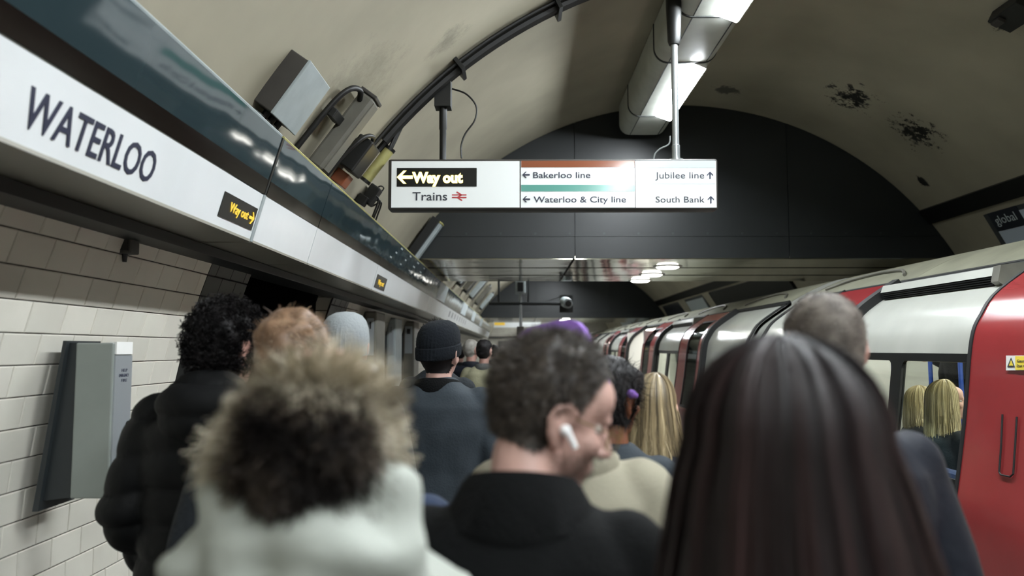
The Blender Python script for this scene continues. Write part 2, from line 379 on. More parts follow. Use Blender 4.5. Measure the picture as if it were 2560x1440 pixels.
def lathe(prof, seg=24):
    b = MB(); v = []; f = []
    for r_, z_ in prof: v += [(r_ * math.cos(2 * PI * k / seg), r_ * math.sin(2 * PI * k / seg), z_) for k in range(seg)]
    for i in range(len(prof) - 1):
        for k in range(seg): f.append((i * seg + k, i * seg + (k + 1) % seg, (i + 1) * seg + (k + 1) % seg, (i + 1) * seg + k))
    f += [tuple(range(seg)), tuple((len(prof) - 1) * seg + k for k in range(seg))]
    return b.add(v, f)
bz = lathe([(.05, .03), (.2, .03), (.205, .012), (.19, 0), (.155, -.006), (.15, .01), (.05, .01)]); bzo = bz.build('bezel', M['casing'], pr, True)
ln = lathe([(.02, .008), (.148, .008), (.146, -.012), (.12, -.024), (.05, -.03)]); lno = ln.build('lens', M['down'], pr, True)
spots = [((2.05, 10.72, 2.755), 'round recessed downlight in the near soffit, nearest and largest of its three'), ((2.03, 11.85, 2.755), 'round recessed downlight in the near soffit, middle of its three'), ((2.02, 12.9, 2.755), 'round recessed downlight in the near soffit, farthest and smallest of its three'),
         ((1.9, 30.2, 2.755), 'small round downlight in the distant soffit, right above the purple band'), ((1.9, 32.2, 2.755), 'second small round downlight in the distant soffit, just behind the nearer one')]
for i, (p, lb) in enumerate(spots):
    if i == 0: o = pr
    else:
        o = pr.copy(); COL.objects.link(o)
        for c in (bzo, lno): q = c.copy(); COL.objects.link(q); q.parent = o
    o.location = p; tag(o, lb, 'light', 'round downlights in the soffits')

# ------------------------------------------------------------------ platform luminaires on the vault
def trunk(y0, y1, label, panels, joints):
    x0, x1, zb, hh, r = 1.27, 1.84, 4.27, .36, .13
    root = empty('luminaire_trunking', ((x0 + x1) / 2, y0, zb)); tag(root, label, 'light', 'luminaires along the vault')
    def sec(g=0):
        P = [(x0 - g, zb + hh)]
        P += [(x0 + r - (r + g) * math.cos(t), zb + r - (r + g) * math.sin(t)) for t in [PI / 2 * k / 8 for k in range(9)]]
        P += [(x1 - r + (r + g) * math.sin(t), zb + r - (r + g) * math.cos(t)) for t in [PI / 2 * k / 8 for k in range(9)]]
        return P + [(x1 + g, zb + hh)]
    js = sorted([y0] + [j for j in joints if y0 < j < y1] + [y1])
    for a, b in zip(js, js[1:]):
        m = MB(); P = [Vector((x, a + .004, z)) for x, z in sec()]; m.prism(P, (0, b - a - .008, 0)); m.build('casing', M['casing'], root, True)
    for j in js[1:-1]:
        m = MB(); m.prism([Vector((x, j - .012, z)) for x, z in sec(.008)], (0, .024, 0)); m.build('strap', M['strap'], root, True)
    for xx in (1.4, 1.74):
        m = MB(); m.box((xx - .004, y0 + .02, zb - .003), (xx + .004, y1 - .02, zb + .002)); m.build('seam', M['strap'], root)
    for a, b in panels:
        rt_ = Matrix.Rotation(math.radians(20), 3, 'Y')          # lens angled toward the platform
        m = MB(); m.obox(Vector((1.66, (a + b) / 2, zb - .022)), (.088, (b - a) / 2, .012), rt_, .008); m.build('diffuser', M['lamp'], root)
        m = MB(); m.prism([Vector((1.58, a - .01, zb + .002)), Vector((1.752, a - .01, zb + .002)), Vector((1.752, a - .01, zb - .055)), Vector((1.745, a - .01, zb - .055)), Vector((1.66, a - .01, zb - .02))], (0, b - a + .02, 0)); m.build('lens_housing', M['casing'], root)
    return root
trunk(-6.8, 9.62, 'long rounded ceiling luminaire trunk with bright panels above the hanging sign', [(7.15, 8.82), (4.43, 6.1), (1.72, 3.38), (-1.0, .66), (-3.7, -2.05), (-6.4, -4.8)], [8.82, 7.13, 6.12, 4.4, 3.4, 1.7, .68, -1.0, -2.0, -3.7, -4.8])
trunk(13.5, 28.8, 'ceiling luminaire trunk in the bay between the two bulkheads, hidden by the near soffit', [(14.5, 16.2), (17.2, 18.9), (20, 21.6), (22.7, 24.3), (25.4, 27)], [16.2, 18.9, 21.6, 24.3])
trunk(34.2, 46.5, 'ceiling luminaire trunk at the far end of the platform', [(35, 36.6), (38, 39.6), (41, 42.6), (44, 45.6)], [36.6, 39.6, 42.6])

# ------------------------------------------------------------------ station fascia along the left wall
FT, FM, FB = (-1.147, 2.685), (-1.233, 2.4015), (-1.296, 2.178)   # fascia section: top, kink, bottom
YV = Vector((0, 1, 0))
def fp(f): return Vector((f[0], 0, f[1]))
upW = (fp(FM) - fp(FB)).normalized(); nW = YV.cross(upW); upT = (fp(FT) - fp(FM)).normalized(); nT = YV.cross(upT)
WH = (fp(FM) - fp(FB)).length; TT = (fp(FT) - fp(FM)).length
def fpt(y, s, top=False, d=0.0):        # point on the fascia face: s = height up the white (or upper) panel
    return Vector((0, y, 0)) + (fp(FM) + upT * s + nT * d if top else fp(FB) + upW * s + nW * d)
def fascia(y0, y1, label, joints):
    root = empty('station_fascia', (FB[0], y0, FB[1])); tag(root, label, 'sign')
    js = [y0] + joints + [y1]
    for a, b in zip(js, js[1:]):
        a += .006; b -= .006
        m = MB(); P = [fpt(a, 0), fpt(a, WH - .002), fpt(a, WH - .002, d=-.03), fpt(a, 0, d=-.03)]; m.prism(P, (0, b - a, 0)); m.build('name_panel', M['fasciaw'], root)
        m = MB(); P = [fpt(a, .002, 1), fpt(a, TT, 1), fpt(a, TT, 1, -.025), fpt(a, .002, 1, -.025)]; m.prism(P, (0, b - a, 0)); up_ = m.build('upper_panel', M['fascias'], root)
        m = MB(); P = [fpt(a, .004, 1, .002), fpt(a, .075, 1, .002), fpt(a, .075, 1, -.001), fpt(a, .004, 1, -.001)]; m.prism(P, (0, b - a, 0)); m.build('brown_band', M['fasciab'], up_)
        m = MB(); m.box((-1.57, a, FB[1] - .008), (FB[0] + .002, b, FB[1] + .004)); m.build('underside', M['fasciau'], root)
        m = MB(); m.tube([fpt(a, TT + .006, 1, -.01), fpt(b, TT + .006, 1, -.01)], .009, 6); m.build('top_edge', M['yellowg'] if y0 > 3.85 else M['jboxl'], root)
    m = MB()
    for y in (y0 + .01, y1 - .03): m.prism([fpt(y, .0, d=-.035), fpt(y, WH, d=-.035), fpt(y, TT, 1, -.03), fpt(y, TT, 1, -.1), Vector((-1.57, y, FB[1] + .02))], (0, .02, 0))
    m.build('end_plate', M['black'], root)
    return root
FA = fascia(.4, 3.843, 'white WATERLOO station name fascia with dark glossy upper panel, nearest section', [])
FBB = fascia(3.87, 37.0, 'long second run of white and slate fascia beyond the WATERLOO panel', [4.9, 7.1, 9.3, 11.4, 13.6, 15.8, 19, 22.5, 26, 30, 33.5])
m = MB(); m.prism([fpt(3.835, -.004, d=.006), fpt(3.835, WH, d=.006), fpt(3.835, WH, d=-.03), fpt(3.835, -.004, d=-.03)], (0, .03, 0)); m.build('edge_strip', M['jboxl'], FA)
m = MB(); m.prism([fpt(3.841, .0, 1, .004), fpt(3.841, TT, 1, .004), fpt(3.841, TT, 1, -.03), fpt(3.841, 0, 1, -.03)], (0, .02, 0)); m.build('joint_strip', M['black'], FA)
m = MB(); m.box((-1.74, .4, FB[1] - .06), (-1.54, 37, FB[1] - .012)); tag(m.build('shadow_gap_strip', M['black']), 'black strip added as the dark shadow gap between fascia and tiled wall', 'trim', kind='structure')  # black box added to paint in the shadow gap behind the fascia underside
def fray(px, py):                       # where a pixel's sight line meets the white fascia plane
    d = ray(px, py); n = nW; p0 = fp(FB); return EYE + d * ((p0 - EYE).dot(n) / d.dot(n))
def fs(p): return (p - fp(FB)).dot(upW)
a = fray(45, 315); b = fray(380, 440)
sb = .5 * (fs(fray(45, 315)) + fs(fray(360, 448))); st = .5 * (fs(fray(62, 205)) + fs(fray(372, 370)))
text('lettering', 'WATERLOO', M['ink'], FA, fpt(a.y, sb, d=.001), YV, upW, width=b.y - a.y, cap=st - sb, bold=.009)
def led(parent, y0, y1, s0, s1, word, f=M['led2']):
    m = MB(); m.prism([fpt(y0, s0, d=.004), fpt(y1, s0, d=.004), fpt(y1, s1, d=.004), fpt(y0, s1, d=.004)], nW * -.01); d = m.build('way_out_display', M['ledback'], parent)
    h = s1 - s0; L = y1 - y0
    if word:
        text('led_text', 'Way out', f, d, fpt(y0 + L * .22, s0 + h * .34, d=.005), YV, upW, width=L * .55, cap=h * .4, bold=.004)
        q = arrow(fpt(y0 + L * .88, s0 + h * .5, d=.005), YV, upW, L * .16, 'R'); q.build('led_arrow', f, d)
    else:
        text('led_text', 'Way out', f, d, fpt(y0 + L * .2, s0 + h * .3, d=.005), YV, upW, width=L * .6, cap=h * .4, bold=.004)
e0 = fray(552, 510); e1 = fray(634, 550)
led(FA, e0.y, 3.812, fs(fray(565, 548)) , fs(fray(570, 482)), True)
e0 = fray(938, 705); e1 = fray(964, 710)
led(FBB, e0.y, e1.y, fs(fray(945, 722)), fs(fray(953, 690)), False)
# line diagram further along: station ticks on the white band and a dark map panel above
for i in range(8):
    y = 15 + i * .68
    m = MB(); m.prism([fpt(y, .08, d=.002), fpt(y + .16, .08, d=.002), fpt(y + .16, .19, d=.002), fpt(y, .19, d=.002)], nW * -.004); m.build('route_mark', M['ink2'], FBB)
random.seed(4)
for i in range(26):
    y = 7.5 + i * .22; s_ = .12 + .07 * (i % 3); L = random.uniform(.08, .17)
    m = MB(); m.prism([fpt(y, s_, 1, .002), fpt(y + L, s_, 1, .002), fpt(y + L, s_ + .016, 1, .002), fpt(y, s_ + .016, 1, .002)], nT * -.004); m.build('map_line', M['jboxl'], FBB)
for (a, b) in ((12.2, 13.5), (17.5, 19), (21.6, 23), (26.5, 28)):
    m = MB(); m.prism([fpt(a, .03, 1, .003), fpt(b, .03, 1, .003), fpt(b, TT, 1, .003), fpt(a, TT, 1, .003)], nT * -.006); m.build('notice_panel', M['posterw'], FBB)

# ================================================================== HANGING DIRECTION SIGN
YS = 5.95
XV, ZV = Vector((1, 0, 0)), Vector((0, 0, 1))
sl, sr = at(970, 450, YS).x, at(1795, 450, YS).x; zt, zb_ = at(1380, 397, YS).z, at(1380, 524, YS).z
SG = empty('direction_sign', ((sl + sr) / 2, YS, zb_), 'wide white hanging sign with lit Way out display and Bakerloo and Jubilee line directions', 'sign')
m = MB(); m.obox(Vector(((sl + sr) / 2, YS + .075, (zt + zb_) / 2)), ((sr - sl) / 2, .075, (zt - zb_) / 2), Matrix.Identity(3), .016); m.build('housing', M['jboxd'], SG, True)
def sq(px0, py0, px1, py1, name, mm, par, d=.0):
    a = at(px0, py1, YS); b = at(px1, py0, YS); q = MB(); q.box((a.x, YS - .004 - d, a.z), (b.x, YS - .0005, b.z)); return q.build(name, mm, par)
pa = sq(978, 403, 1299, 519, 'left_panel', M['signwhite'], SG); pb = sq(1302, 403, 1586, 519, 'middle_panel', M['signwhite'], SG); pc = sq(1589, 403, 1789, 519, 'right_panel', M['signwhite'], SG)
sq(1303, 402, 1586, 419, 'brown_strip', M['brown'], pb, .002); sq(1303, 462, 1586, 479, 'teal_strip', M['teal'], pb, .002); sq(1590, 402, 1788, 420, 'silver_strip', M['silver'], pc, .002)
sq(1590, 459, 1788, 461, 'rule', M['silver'], pc, .001)
dl = sq(992, 420, 1192, 467, 'way_out_display', M['ledback'], pa, .003)
def stext(body, px0, base, px1, captop, mm, par, bold=0, d=.006):
    a = at(px0, base, YS - d); b = at(px1, base, YS - d); c = at(px0, captop, YS - d); return text('lettering', body, mm, par, a, XV, ZV, width=b.x - a.x, cap=c.z - a.z, depth=.001, bold=bold or .008)
def sarrow(px, py, size, dr, mm, par):
    a = at(px, py, YS - .006); q = arrow(a, XV, ZV, size * YS / F, dr); return q.build('arrow', mm, par)
stext('Way out', 1030, 456, 1157, 431, M['led'], dl, bold=.05, d=.009); a_ = arrow(at(1012, 443, YS - .009), XV, ZV, 40 * YS / F, 'L'); a_.build('led_arrow', M['led'], dl)
stext('Trains', 1031, 501, 1118, 480, M['ink2'], pa)
stext('Bakerloo line', 1333, 445, 1476, 430, M['ink'], pb); sarrow(1315, 437, 19, 'L', M['ink'], pb)
stext('Waterloo & City line', 1334, 506, 1565, 491, M['ink'], pb); sarrow(1316, 498, 19, 'L', M['ink'], pb)
stext('Jubilee line', 1638, 446, 1761, 430, M['ink2'], pc); sarrow(1775, 438, 19, 'U', M['ink'], pc)
stext('South Bank', 1639, 506, 1762, 491, M['ink2'], pc); sarrow(1777, 499, 19, 'U', M['ink'], pc)
# double-arrow railway emblem
em = MB()
for zz in (.25, -.25): 
    c = at(1148, 490.5, YS - .006); u_ = 37 * YS / F
    em.box((c.x - u_ / 2, c.y, c.z + zz * .36 * u_ - .0045), (c.x + u_ / 2, c.y + .002, c.z + zz * .36 * u_ + .0045))
c = at(1148, 490.5, YS - .0065)
def bar(p, q, w_):
    p = c + XV * p[0] * u_ + ZV * p[1] * u_; q = c + XV * q[0] * u_ + ZV * q[1] * u_; n_ = (q - p).normalized().cross(Vector((0, 1, 0))) * w_; em.prism([p + n_, q + n_, q - n_, p - n_], (0, .0025, 0))
bar((-.18, .30), (.16, .09), .005); bar((.16, .09), (-.12, -.09), .005); bar((-.12, -.09), (.2, -.30), .005)
em.build('rail_emblem', M['railred'], pa)
pl = at(1107, 395, YS + .07); prr = at(1690, 395, YS + .07)
def vz(x): return CZ + math.sqrt(R * R - (x - CX)**2)
m = MB(); m.tube([(pl.x, YS + .07, zt), (pl.x, YS + .07, zt + .24), (pl.x, YS + .07, zt + .25), (pl.x, YS + .07, vz(pl.x))], [.026, .026, .03, .03], 12); m.build('post', M['black'], SG, True)
m = MB(); m.box((pl.x - .062, YS - .0, at(1107, 264, YS).z), (pl.x + .062, YS + .14, vz(pl.x) - .02), .0); m.build('post_bracket', M['black'], SG)
m = MB(); m.tube([(prr.x, YS + .07, zt), (prr.x, YS + .07, zt + .12), (prr.x, YS + .07, zt + .125), (prr.x, YS + .07, 4.02)], [.031, .031, .026, .026], 14); m.build('post', M['steel'], SG, True)
m = MB(); m.tube([(prr.x, YS + .07, 4.0), (prr.x, YS + .07, 4.03), (prr.x, YS + .07, 4.3), (prr.x, YS + .07, vz(prr.x) + .05)], [.04, .05, .06, .06], 14); m.build('post_sleeve', M['black'], SG, True)
m = MB(); m.tube([(prr.x, YS + .07, zt), (prr.x, YS + .07, zt + .012)], .055, 14); m.build('post_foot', M['steel'], SG, True)
def curve_pts(P, n=8):
    P = [Vector(p) for p in P]; out = []
    for i in range(len(P) - 1):
        p0, p1, p2, p3 = P[max(i - 1, 0)], P[i], P[i + 1], P[min(i + 2, len(P) - 1)]
        for k in range(n):
            t = k / n; out.append(.5 * ((2 * p1) + (p2 - p0) * t + (2 * p0 - 5 * p1 + 4 * p2 - p3) * t * t + (3 * p1 - p0 - 3 * p2 + p3) * t**3))
    return out + [P[-1]]
m = MB(); m.tube(curve_pts([at(px, py, YS + .06) for px, py in ((1130, 222), (1165, 235), (1190, 265), (1187, 300), (1163, 335), (1153, 365), (1154, 396))]), .007, 6); m.build('power_cable', M['cable'], SG, True)
m = MB(); m.tube(curve_pts([at(px, py, YS + .06) for px, py in ((1675, 340), (1672, 360), (1650, 372), (1638, 384), (1634, 398))]), .006, 6); m.build('power_cable', M['steel'], SG, True)

# ------------------------------------------------------------------ conduit ring on the vault
def ringtube(y, a, b, r_, n, rad, dy=0):
    return MB().tube([(arc(a + (b - a) * i / n, rad)[0], y + dy * i / n, arc(a + (b - a) * i / n, rad)[1]) for i in range(n + 1)], r_, 8)
ga, gb_ = phi_of(vt(940, 330)), phi_of(vt(1500, -60)) + .5
CN = empty('cable_conduit', (vt(1100, 190).x, 5.95, vt(1100, 190).z), 'black cable conduit curving up across the vault above the hanging sign', 'cable')
for k, (rr, yy, rad) in enumerate(((.038, 5.93, R - .05), (.028, 6.02, R - .04), (.014, 5.86, R - .03))):
    ringtube(yy, ga - .02 * k, gb_, rr, 30, rad).build('conduit', M['cable'], CN, True)
for t in (.2, .42, .64, .86):
    ph = ga + (gb_ - ga) * t; x, z = arc(ph, R - .05); _, tt, nn = frame_at(Vector((x, 0, z))); b = MB(); b.obox(Vector((x, 5.95, z)) - nn * .0, (.13, .015, .055), Matrix((YV, tt, nn)).transposed()); b.build('clamp', M['black'], CN)

# ------------------------------------------------------------------ equipment on the vault above the fascia
def vbox(mb, p, y, t, n, hy, ht, hn, ch=.006):       # box on the vault frame of p: offsets (y,t,n), half sizes
    e, tt, nn = frame_at(p); mb.obox(p + e * y + tt * t + nn * n, (hy, ht, hn), Matrix((e, tt, nn)).transposed(), ch); return mb
def vtube(mb, p, pts, r_, seg=10):
    e, tt, nn = frame_at(p); return mb.tube([p + e * a + tt * b + nn * c for a, b, c in pts], r_, seg)
p = vt(672, 190)
J = empty('junction_box', p, 'large junction box, dark side and pale grey lid, on the vault nearest the WATERLOO panel', 'box')
vbox(MB(), p, .22, .02, .05, .2, .16, .06).build('body', M['jboxd'], J); vbox(MB(), p, .22, .02, .115, .205, .165, .008, .004).build('lid', M['jboxl'], J)
for k in (-.1, 0, .1): vtube(MB(), p, [(.22 + k, -.14, .05), (.22 + k, -.34, .04)], .02, 8).build('cable_gland', M['black'], J)
vbox(MB(), p, .22, -.22, .03, .16, .05, .03).build('bracket', M['jboxl'], J)
p = vt(820, 290)
J = empty('column_speaker', p, 'long grey column loudspeaker with black looped handle on the vault', 'speaker')
vbox(MB(), p, .1, -.02, .11, .085, .28, .055, .02).build('body', M['spkr'], J); vbox(MB(), p, .1, .27, .11, .09, .012, .06).build('end_cap', M['jboxd'], J); vbox(MB(), p, .1, -.31, .11, .09, .012, .06).build('end_cap', M['jboxd'], J)
vbox(MB(), p, .1, -.02, .168, .06, .26, .004, .002).build('grille', M['spkr'], J)
vtube(MB(), p, curve_pts([(.02, .2, .09), (-.05, .24, .08), (-.14, .2, .06), (-.17, .08, .04), (-.17, -.2, .03), (-.17, -.36, .03)]), .018).build('conduit_loop', M['cable'], J, True)
vbox(MB(), p, -.07, .02, .06, .1, .03, .03).build('mounting_arm', M['black'], J)
p = vt(868, 365)
J = empty('switch_box', p, 'dark switch box with cables on the vault beside a yellowish conduit', 'box')
vbox(MB(), p, .12, .0, .08, .13, .13, .06, .012).build('body', M['black'], J)
vtube(MB(), p, curve_pts([(.1, .12, .1), (.02, .16, .1), (-.08, .1, .08), (-.1, -.1, .05), (-.1, -.32, .04)]), .016).build('cable', M['cable'], J, True)
vbox(MB(), p, .16, -.2, .06, .07, .05, .05).build('gland_box', M['brown'], J)
p = vt(905, 375)
J = empty('yellow_conduit', p, 'yellowish conduit tube clipped to the vault beside the dark switch box', 'pipe')
vtube(MB(), p, [(.22, -.15, .1), (.22, .15, .1)], .042, 12).build('tube', M['yellowg'], J, True)
for s_ in (-.155, .155): vtube(MB(), p, [(.22, s_ - .012, .1), (.22, s_ + .012, .1)], .046, 12).build('collar', M['black'], J, True)
for k in (0, .06): vtube(MB(), p, [(.2 + k, .15, .1), (.2 + k, .42, .04)], .012, 8).build('pipe', M['black'], J)
p = vt(905, 478)
J = empty('bracket_camera', p, 'small black bracket fitting with dangling wires on the vault below the switch box', 'bracket')
vbox(MB(), p, .06, .02, .07, .07, .085, .045, .012).build('body', M['black'], J); vbox(MB(), p, -.02, -.06, .05, .05, .04, .04).build('clamp', M['black'], J)
for k, (dy, L) in enumerate(((.02, .2), (.1, .24), (.16, .16))):
    vtube(MB(), p, curve_pts([(dy, .03 - .04 * k, .1), (dy + .03, .02, .14), (dy + .05, -.02 - L * .4, .17), (dy + .06, -.04 - L * .6, .18)]), .008, 6).build('wire', M['cable'], J, True)
vtube(MB(), p, curve_pts([(.1, .1, .06), (.1, .13, .08), (.14, .13, .1), (.14, .08, .1)]), .006, 6).build('loop', M['cable'], J, True)
p = vt(1045, 590)
J = empty('tube_light', p, 'pale unlit tube light on the vault just below the left end of the hanging sign', 'light')
vbox(MB(), p, 0, .0, .12, .07, .28, .05, .01).build('body', M['jboxl'], J); vbox(MB(), p, -.12, .0, .08, .04, .3, .05).build('back_rail', M['black'], J); vbox(MB(), p, 0, .29, .12, .075, .012, .055).build('end_cap', M['yellowg'], J)
# distant run of the same fittings
lab = ['farthest', 'middle', 'nearest']
for i, y in enumerate((15.5, 17.5, 19.8, 22.5, 25.5)):
    ph = phi_of(Vector((-1.02, 0, 3.25))); x, z = arc(ph); p = Vector((x, y, z))
    words = ['nearest', 'second', 'third', 'fourth', 'farthest'][i]
    J = empty('distant_speaker', p, f'{words} of the five grey fittings on the vault between the two bulkheads', 'speaker', 'distant vault fittings')
    vbox(MB(), p, 0, 0, .12, .1, .3, .06, .015).build('body', M['spkr'] if i % 2 else M['jboxl'], J)
    vtube(MB(), p, curve_pts([(.5, .3, .06), (.3, .36, .1), (.2, .2, .12), (.25, -.3, .08)]), .03, 6).build('conduit_loop', M['cable'], J, True)
    vbox(MB(), p, .9, 0, .08, .2, .34, .05).build('dark_box', M['black'], J)
p = vt(2545, 18)
J = empty('vault_bracket', p, 'dark bracket on the vault at the top right corner', 'bracket')
vbox(MB(), p, 0, 0, .05, .18, .1, .05).build('body', M['black'], J); vbox(MB(), p, .1, -.05, .1, .05, .03, .03).build('clip', M['jboxd'], J)

# small loudspeaker under the fascia
sp = at(313, 612, 3.42)
J = empty('wall_speaker', sp, 'small square speaker hanging from black stem below the WATERLOO fascia', 'speaker')
m = MB(); m.obox(sp, (.045, .04, .04), Matrix.Identity(3), .006); m.build('body', M['jboxd'], J)
m = MB(); m.tube([sp + Vector((0, 0, .03)), sp + Vector((0, .02, .1)), Vector((sp.x - .03, sp.y + .02, FB[1]))], .016, 8); m.build('stem', M['black'], J, True)
m = MB(); m.tube([sp - Vector((0, 0, .03)), sp - Vector((0, 0, .075))], [.014, .009], 8); m.build('tail', M['black'], J, True)
m = MB(); m.obox(sp - Vector((0, .041, 0)), (.034, .003, .03), Matrix.Identity(3)); m.build('grille', M['black'], J)

# ------------------------------------------------------------------ help point on the left wall
def help_point(px_scale, Y1h, dY, label):
    P = lambda x, y: at(x, y, Y1h)
    outer = P(284, 860).x; g0 = P(190, 860).x; ztop = P(240, 857).z; zbot = P(240, 1247).z
    bt = P(165, 856).x; bb = P(88, 1272).x
    root = empty('help_point', (outer, Y1h, zbot), label, 'help point')
    m = MB(); m.obox(Vector(((outer + g0) / 2, Y1h + dY / 2, (ztop + zbot) / 2)), ((outer - g0) / 2, dY / 2, (ztop - zbot) / 2), Matrix.Identity(3), .006); m.build('body', M['hpgrey'], root)
    m = MB(); m.prism([Vector((g0, Y1h + .004, ztop)), Vector((bt + .012, Y1h + .004, ztop)), Vector((bb + .02, Y1h + .004, zbot - .01)), Vector((g0, Y1h + .004, zbot + .004))], (0, dY + .05, 0)); m.build('wedge', M['hpdark'], root)
    m = MB(); m.prism([Vector((bt + .014, Y1h - .02, ztop + .008)), Vector((bt, Y1h - .02, ztop + .008)), Vector((bb, Y1h - .02, zbot - .045)), Vector((bb + .022, Y1h - .02, zbot - .045))], (0, dY + .1, 0)); m.build('back_plate', M['hpdark'], root)
    m = MB(); m.box((outer - .001, Y1h + .01, zbot + .03), (outer + .006, Y1h + dY - .01, ztop - .05)); d = m.build('front_panel', M['hpmetal'], root)
    m = MB(); m.box((outer - .02, Y1h + .012, ztop - .045), (outer + .007, Y1h + dY - .012, ztop + .004)); m.build('lamp_cover', M['stickerw'], root)
    for i, t in enumerate(('HELP', 'EMERGENCY', 'FIRE')): text('lettering', t, M['ink'], d, (outer + .0065, Y1h + dY * (.38 if i != 1 else .26), ztop - .115 - .02 * i), YV, ZV, width=dY * (.3 if i != 1 else .5), cap=.012, depth=.0006)
    m = MB(); m.tube([Vector((outer + .005, Y1h + dY * .8, zbot + .27)), Vector((outer + .014, Y1h + dY * .8, zbot + .27))], .018, 12); m.build('button', M['black'], d)
    m = MB(); m.box((outer + .004, Y1h + .02, zbot + .028), (outer + .009, Y1h + dY - .02, zbot + .036)); m.build('lower_slot', M['black'], d)
    return root
help_point(1, 3.12, .155, 'grey wall mounted help point box on the cream tiles at the left')
# notice boards along the left wall beyond the passage
def board(px0, px1, py0, Y, label, face):
    a = at(px0, py0, Y); b = at(px1, py0, Y); wallx = arc(math.asin((1.6 - CZ) / R))[0]
    root = empty('wall_cabinet', (b.x, Y, .7), label, 'cabinet', 'cabinets along the far left wall')
    m = MB(); m.obox(Vector(((a.x + b.x) / 2, Y + .3, (a.z + .75) / 2)), ((b.x - a.x) / 2, .3, (a.z - .75) / 2), Matrix.Identity(3), .02); m.build('body', face, root)
    m = MB(); m.prism([Vector((a.x, Y + .01, a.z)), Vector((wallx - .0, Y + .01, a.z - .02)), Vector((-1.94, Y + .01, .75)), Vector((a.x, Y + .01, .75))], (0, .55, 0)); m.build('wedge', M['hpdark'], root)
    m = MB(); m.box((a.x + .03, Y - .01, a.z - .5), (b.x - .03, Y, a.z - .08)); m.build('notice', M['hpmetal'], root)
    m = MB(); m.box((a.x + .06, Y - .014, a.z - .2), (b.x - .06, Y - .004, a.z - .12)); m.build('heading', M['black'], root)
board(912, 942, 778, 9.0, 'wide grey cabinet on the left wall beside the cross passage', M['spkr'])
board(967, 990, 795, 10.9, 'narrow pale cabinet on the left wall, middle of the three', M['jboxl'])
board(1008, 1036, 803, 12.4, 'dark rounded cabinet on the left wall nearest the man in the beanie', M['spkr'])
for i, (a, b, lb) in enumerate(((17.5, 18.8, 'first framed poster on the left wall past the cabinets'), (20.2, 21.5, 'second framed poster on the left wall beside the grey-haired man'), (23, 24.4, 'third framed poster on the left wall, farthest away'))):
    ph = math.asin((1.65 - CZ) / R); x, z = arc(ph); p = Vector((x, (a + b) / 2, z)); J = empty('wall_poster', p, lb, 'poster', 'posters on the far left wall')
    vbox(MB(), p, 0, 0, .02, (b - a) / 2, .45, .02).build('frame', M['black'], J); vbox(MB(), p, 0, 0, .042, (b - a) / 2 - .08, .38, .004, 0).build('print', M['posterw'], J)

# ------------------------------------------------------------------ posters on the track wall
PBB = PB + .052
def wposter(top_far, top_near, label, face, extra=None, height=1.15, ynear=None):
    """framed poster hung from the band; its two top corners given by sight lines"""
    y1 = vt(*top_far).y; y0 = ynear if ynear else vt(*top_near).y; ph = PBB + (height / 2 + .03) / R; x, z = arc(ph); p = Vector((x, (y0 + y1) / 2, z)); hy = (y1 - y0) / 2
    J = empty('track_poster', p, label, 'poster')
    vbox(MB(), p, 0, 0, .02, hy, height / 2, .02, .005).build('frame', M['pframe'], J); f = vbox(MB(), p, 0, 0, .043, hy - .1, height / 2 - .1, .004, 0).build('print', face, J)
    if extra: extra(p, f, hy - .1, height / 2 - .1)
def soda(p, f, hy, ht):
    e, tt, nn = frame_at(p); up = -tt; rt = -e          # seen from the platform: right is toward the viewer
    P = p + nn * .048
    def q(x, y): return P + rt * (x - hy) + up * (ht - y)
    m = MB(); m.prism([q(0, -.06), q(.5, -.06), q(.5, .17), q(0, .17)], nn * .004); m.build('tag_block', M['posterd'], f)
    text('lettering', 'global', M['posterw'], f, q(.06, .09) + nn * .006, rt, up, width=.36, cap=.1, depth=.001)
    prof_ = [(.05, .2), (.05, .26), (.09, .33), (.2, .42), (.26, .55), (.25, .7), (.26, .94)]
    m = MB(); m.prism([q(.72 - a, b) for a, b in prof_] + [q(.72 + a, b) for a, b in prof_[::-1]], nn * .004); m.build('bottle_print', M['pred'], f)
    m = MB(); m.prism([q(.67, .15), q(.77, .15), q(.77, .2), q(.67, .2)], nn * .004); m.build('cap_print', M['posterd'], f)
    text('lettering', 'Co', M['posterw'], f, q(.6, .62) + nn * .006, rt, up, width=.24, cap=.12, depth=.001)
wposter((2432, 508), (2560, 465), 'framed poster with red bottle on the track wall at the right edge', M['poster'], soda, 1.2, 6.6)
wposter((1700, 737), (1742, 722), 'framed pale notice on the track wall above the distant carriages', M['posterw'])
wposter((1646, 755), (1684, 742), 'framed dark poster on the track wall left of the pale notice', M['posterd'])
y1 = vt(1765, 720).y; ph = PBB + .42 / R; x, z = arc(ph); p = Vector((x, y1 - 3.0, z)); J = empty('track_sign', p, 'long slate sign strip on the track wall just above the carriage roof', 'sign')
vbox(MB(), p, 0, 0, .03, 3.0, .38, .03).build('backing', M['black'], J); vbox(MB(), p, .3, .16, .07, 2.0, .13, .01, .004).build('strip', M['hpmetal'], J)
for a_, b_, w_ in (((1548, 801), (1572, 794), 'left'), ((1580, 792), (1608, 784), 'right')):
    wposter(a_, b_, 'small framed poster far along the track wall, ' + w_ + ' of two beyond the second bulkhead', M['posterw'])

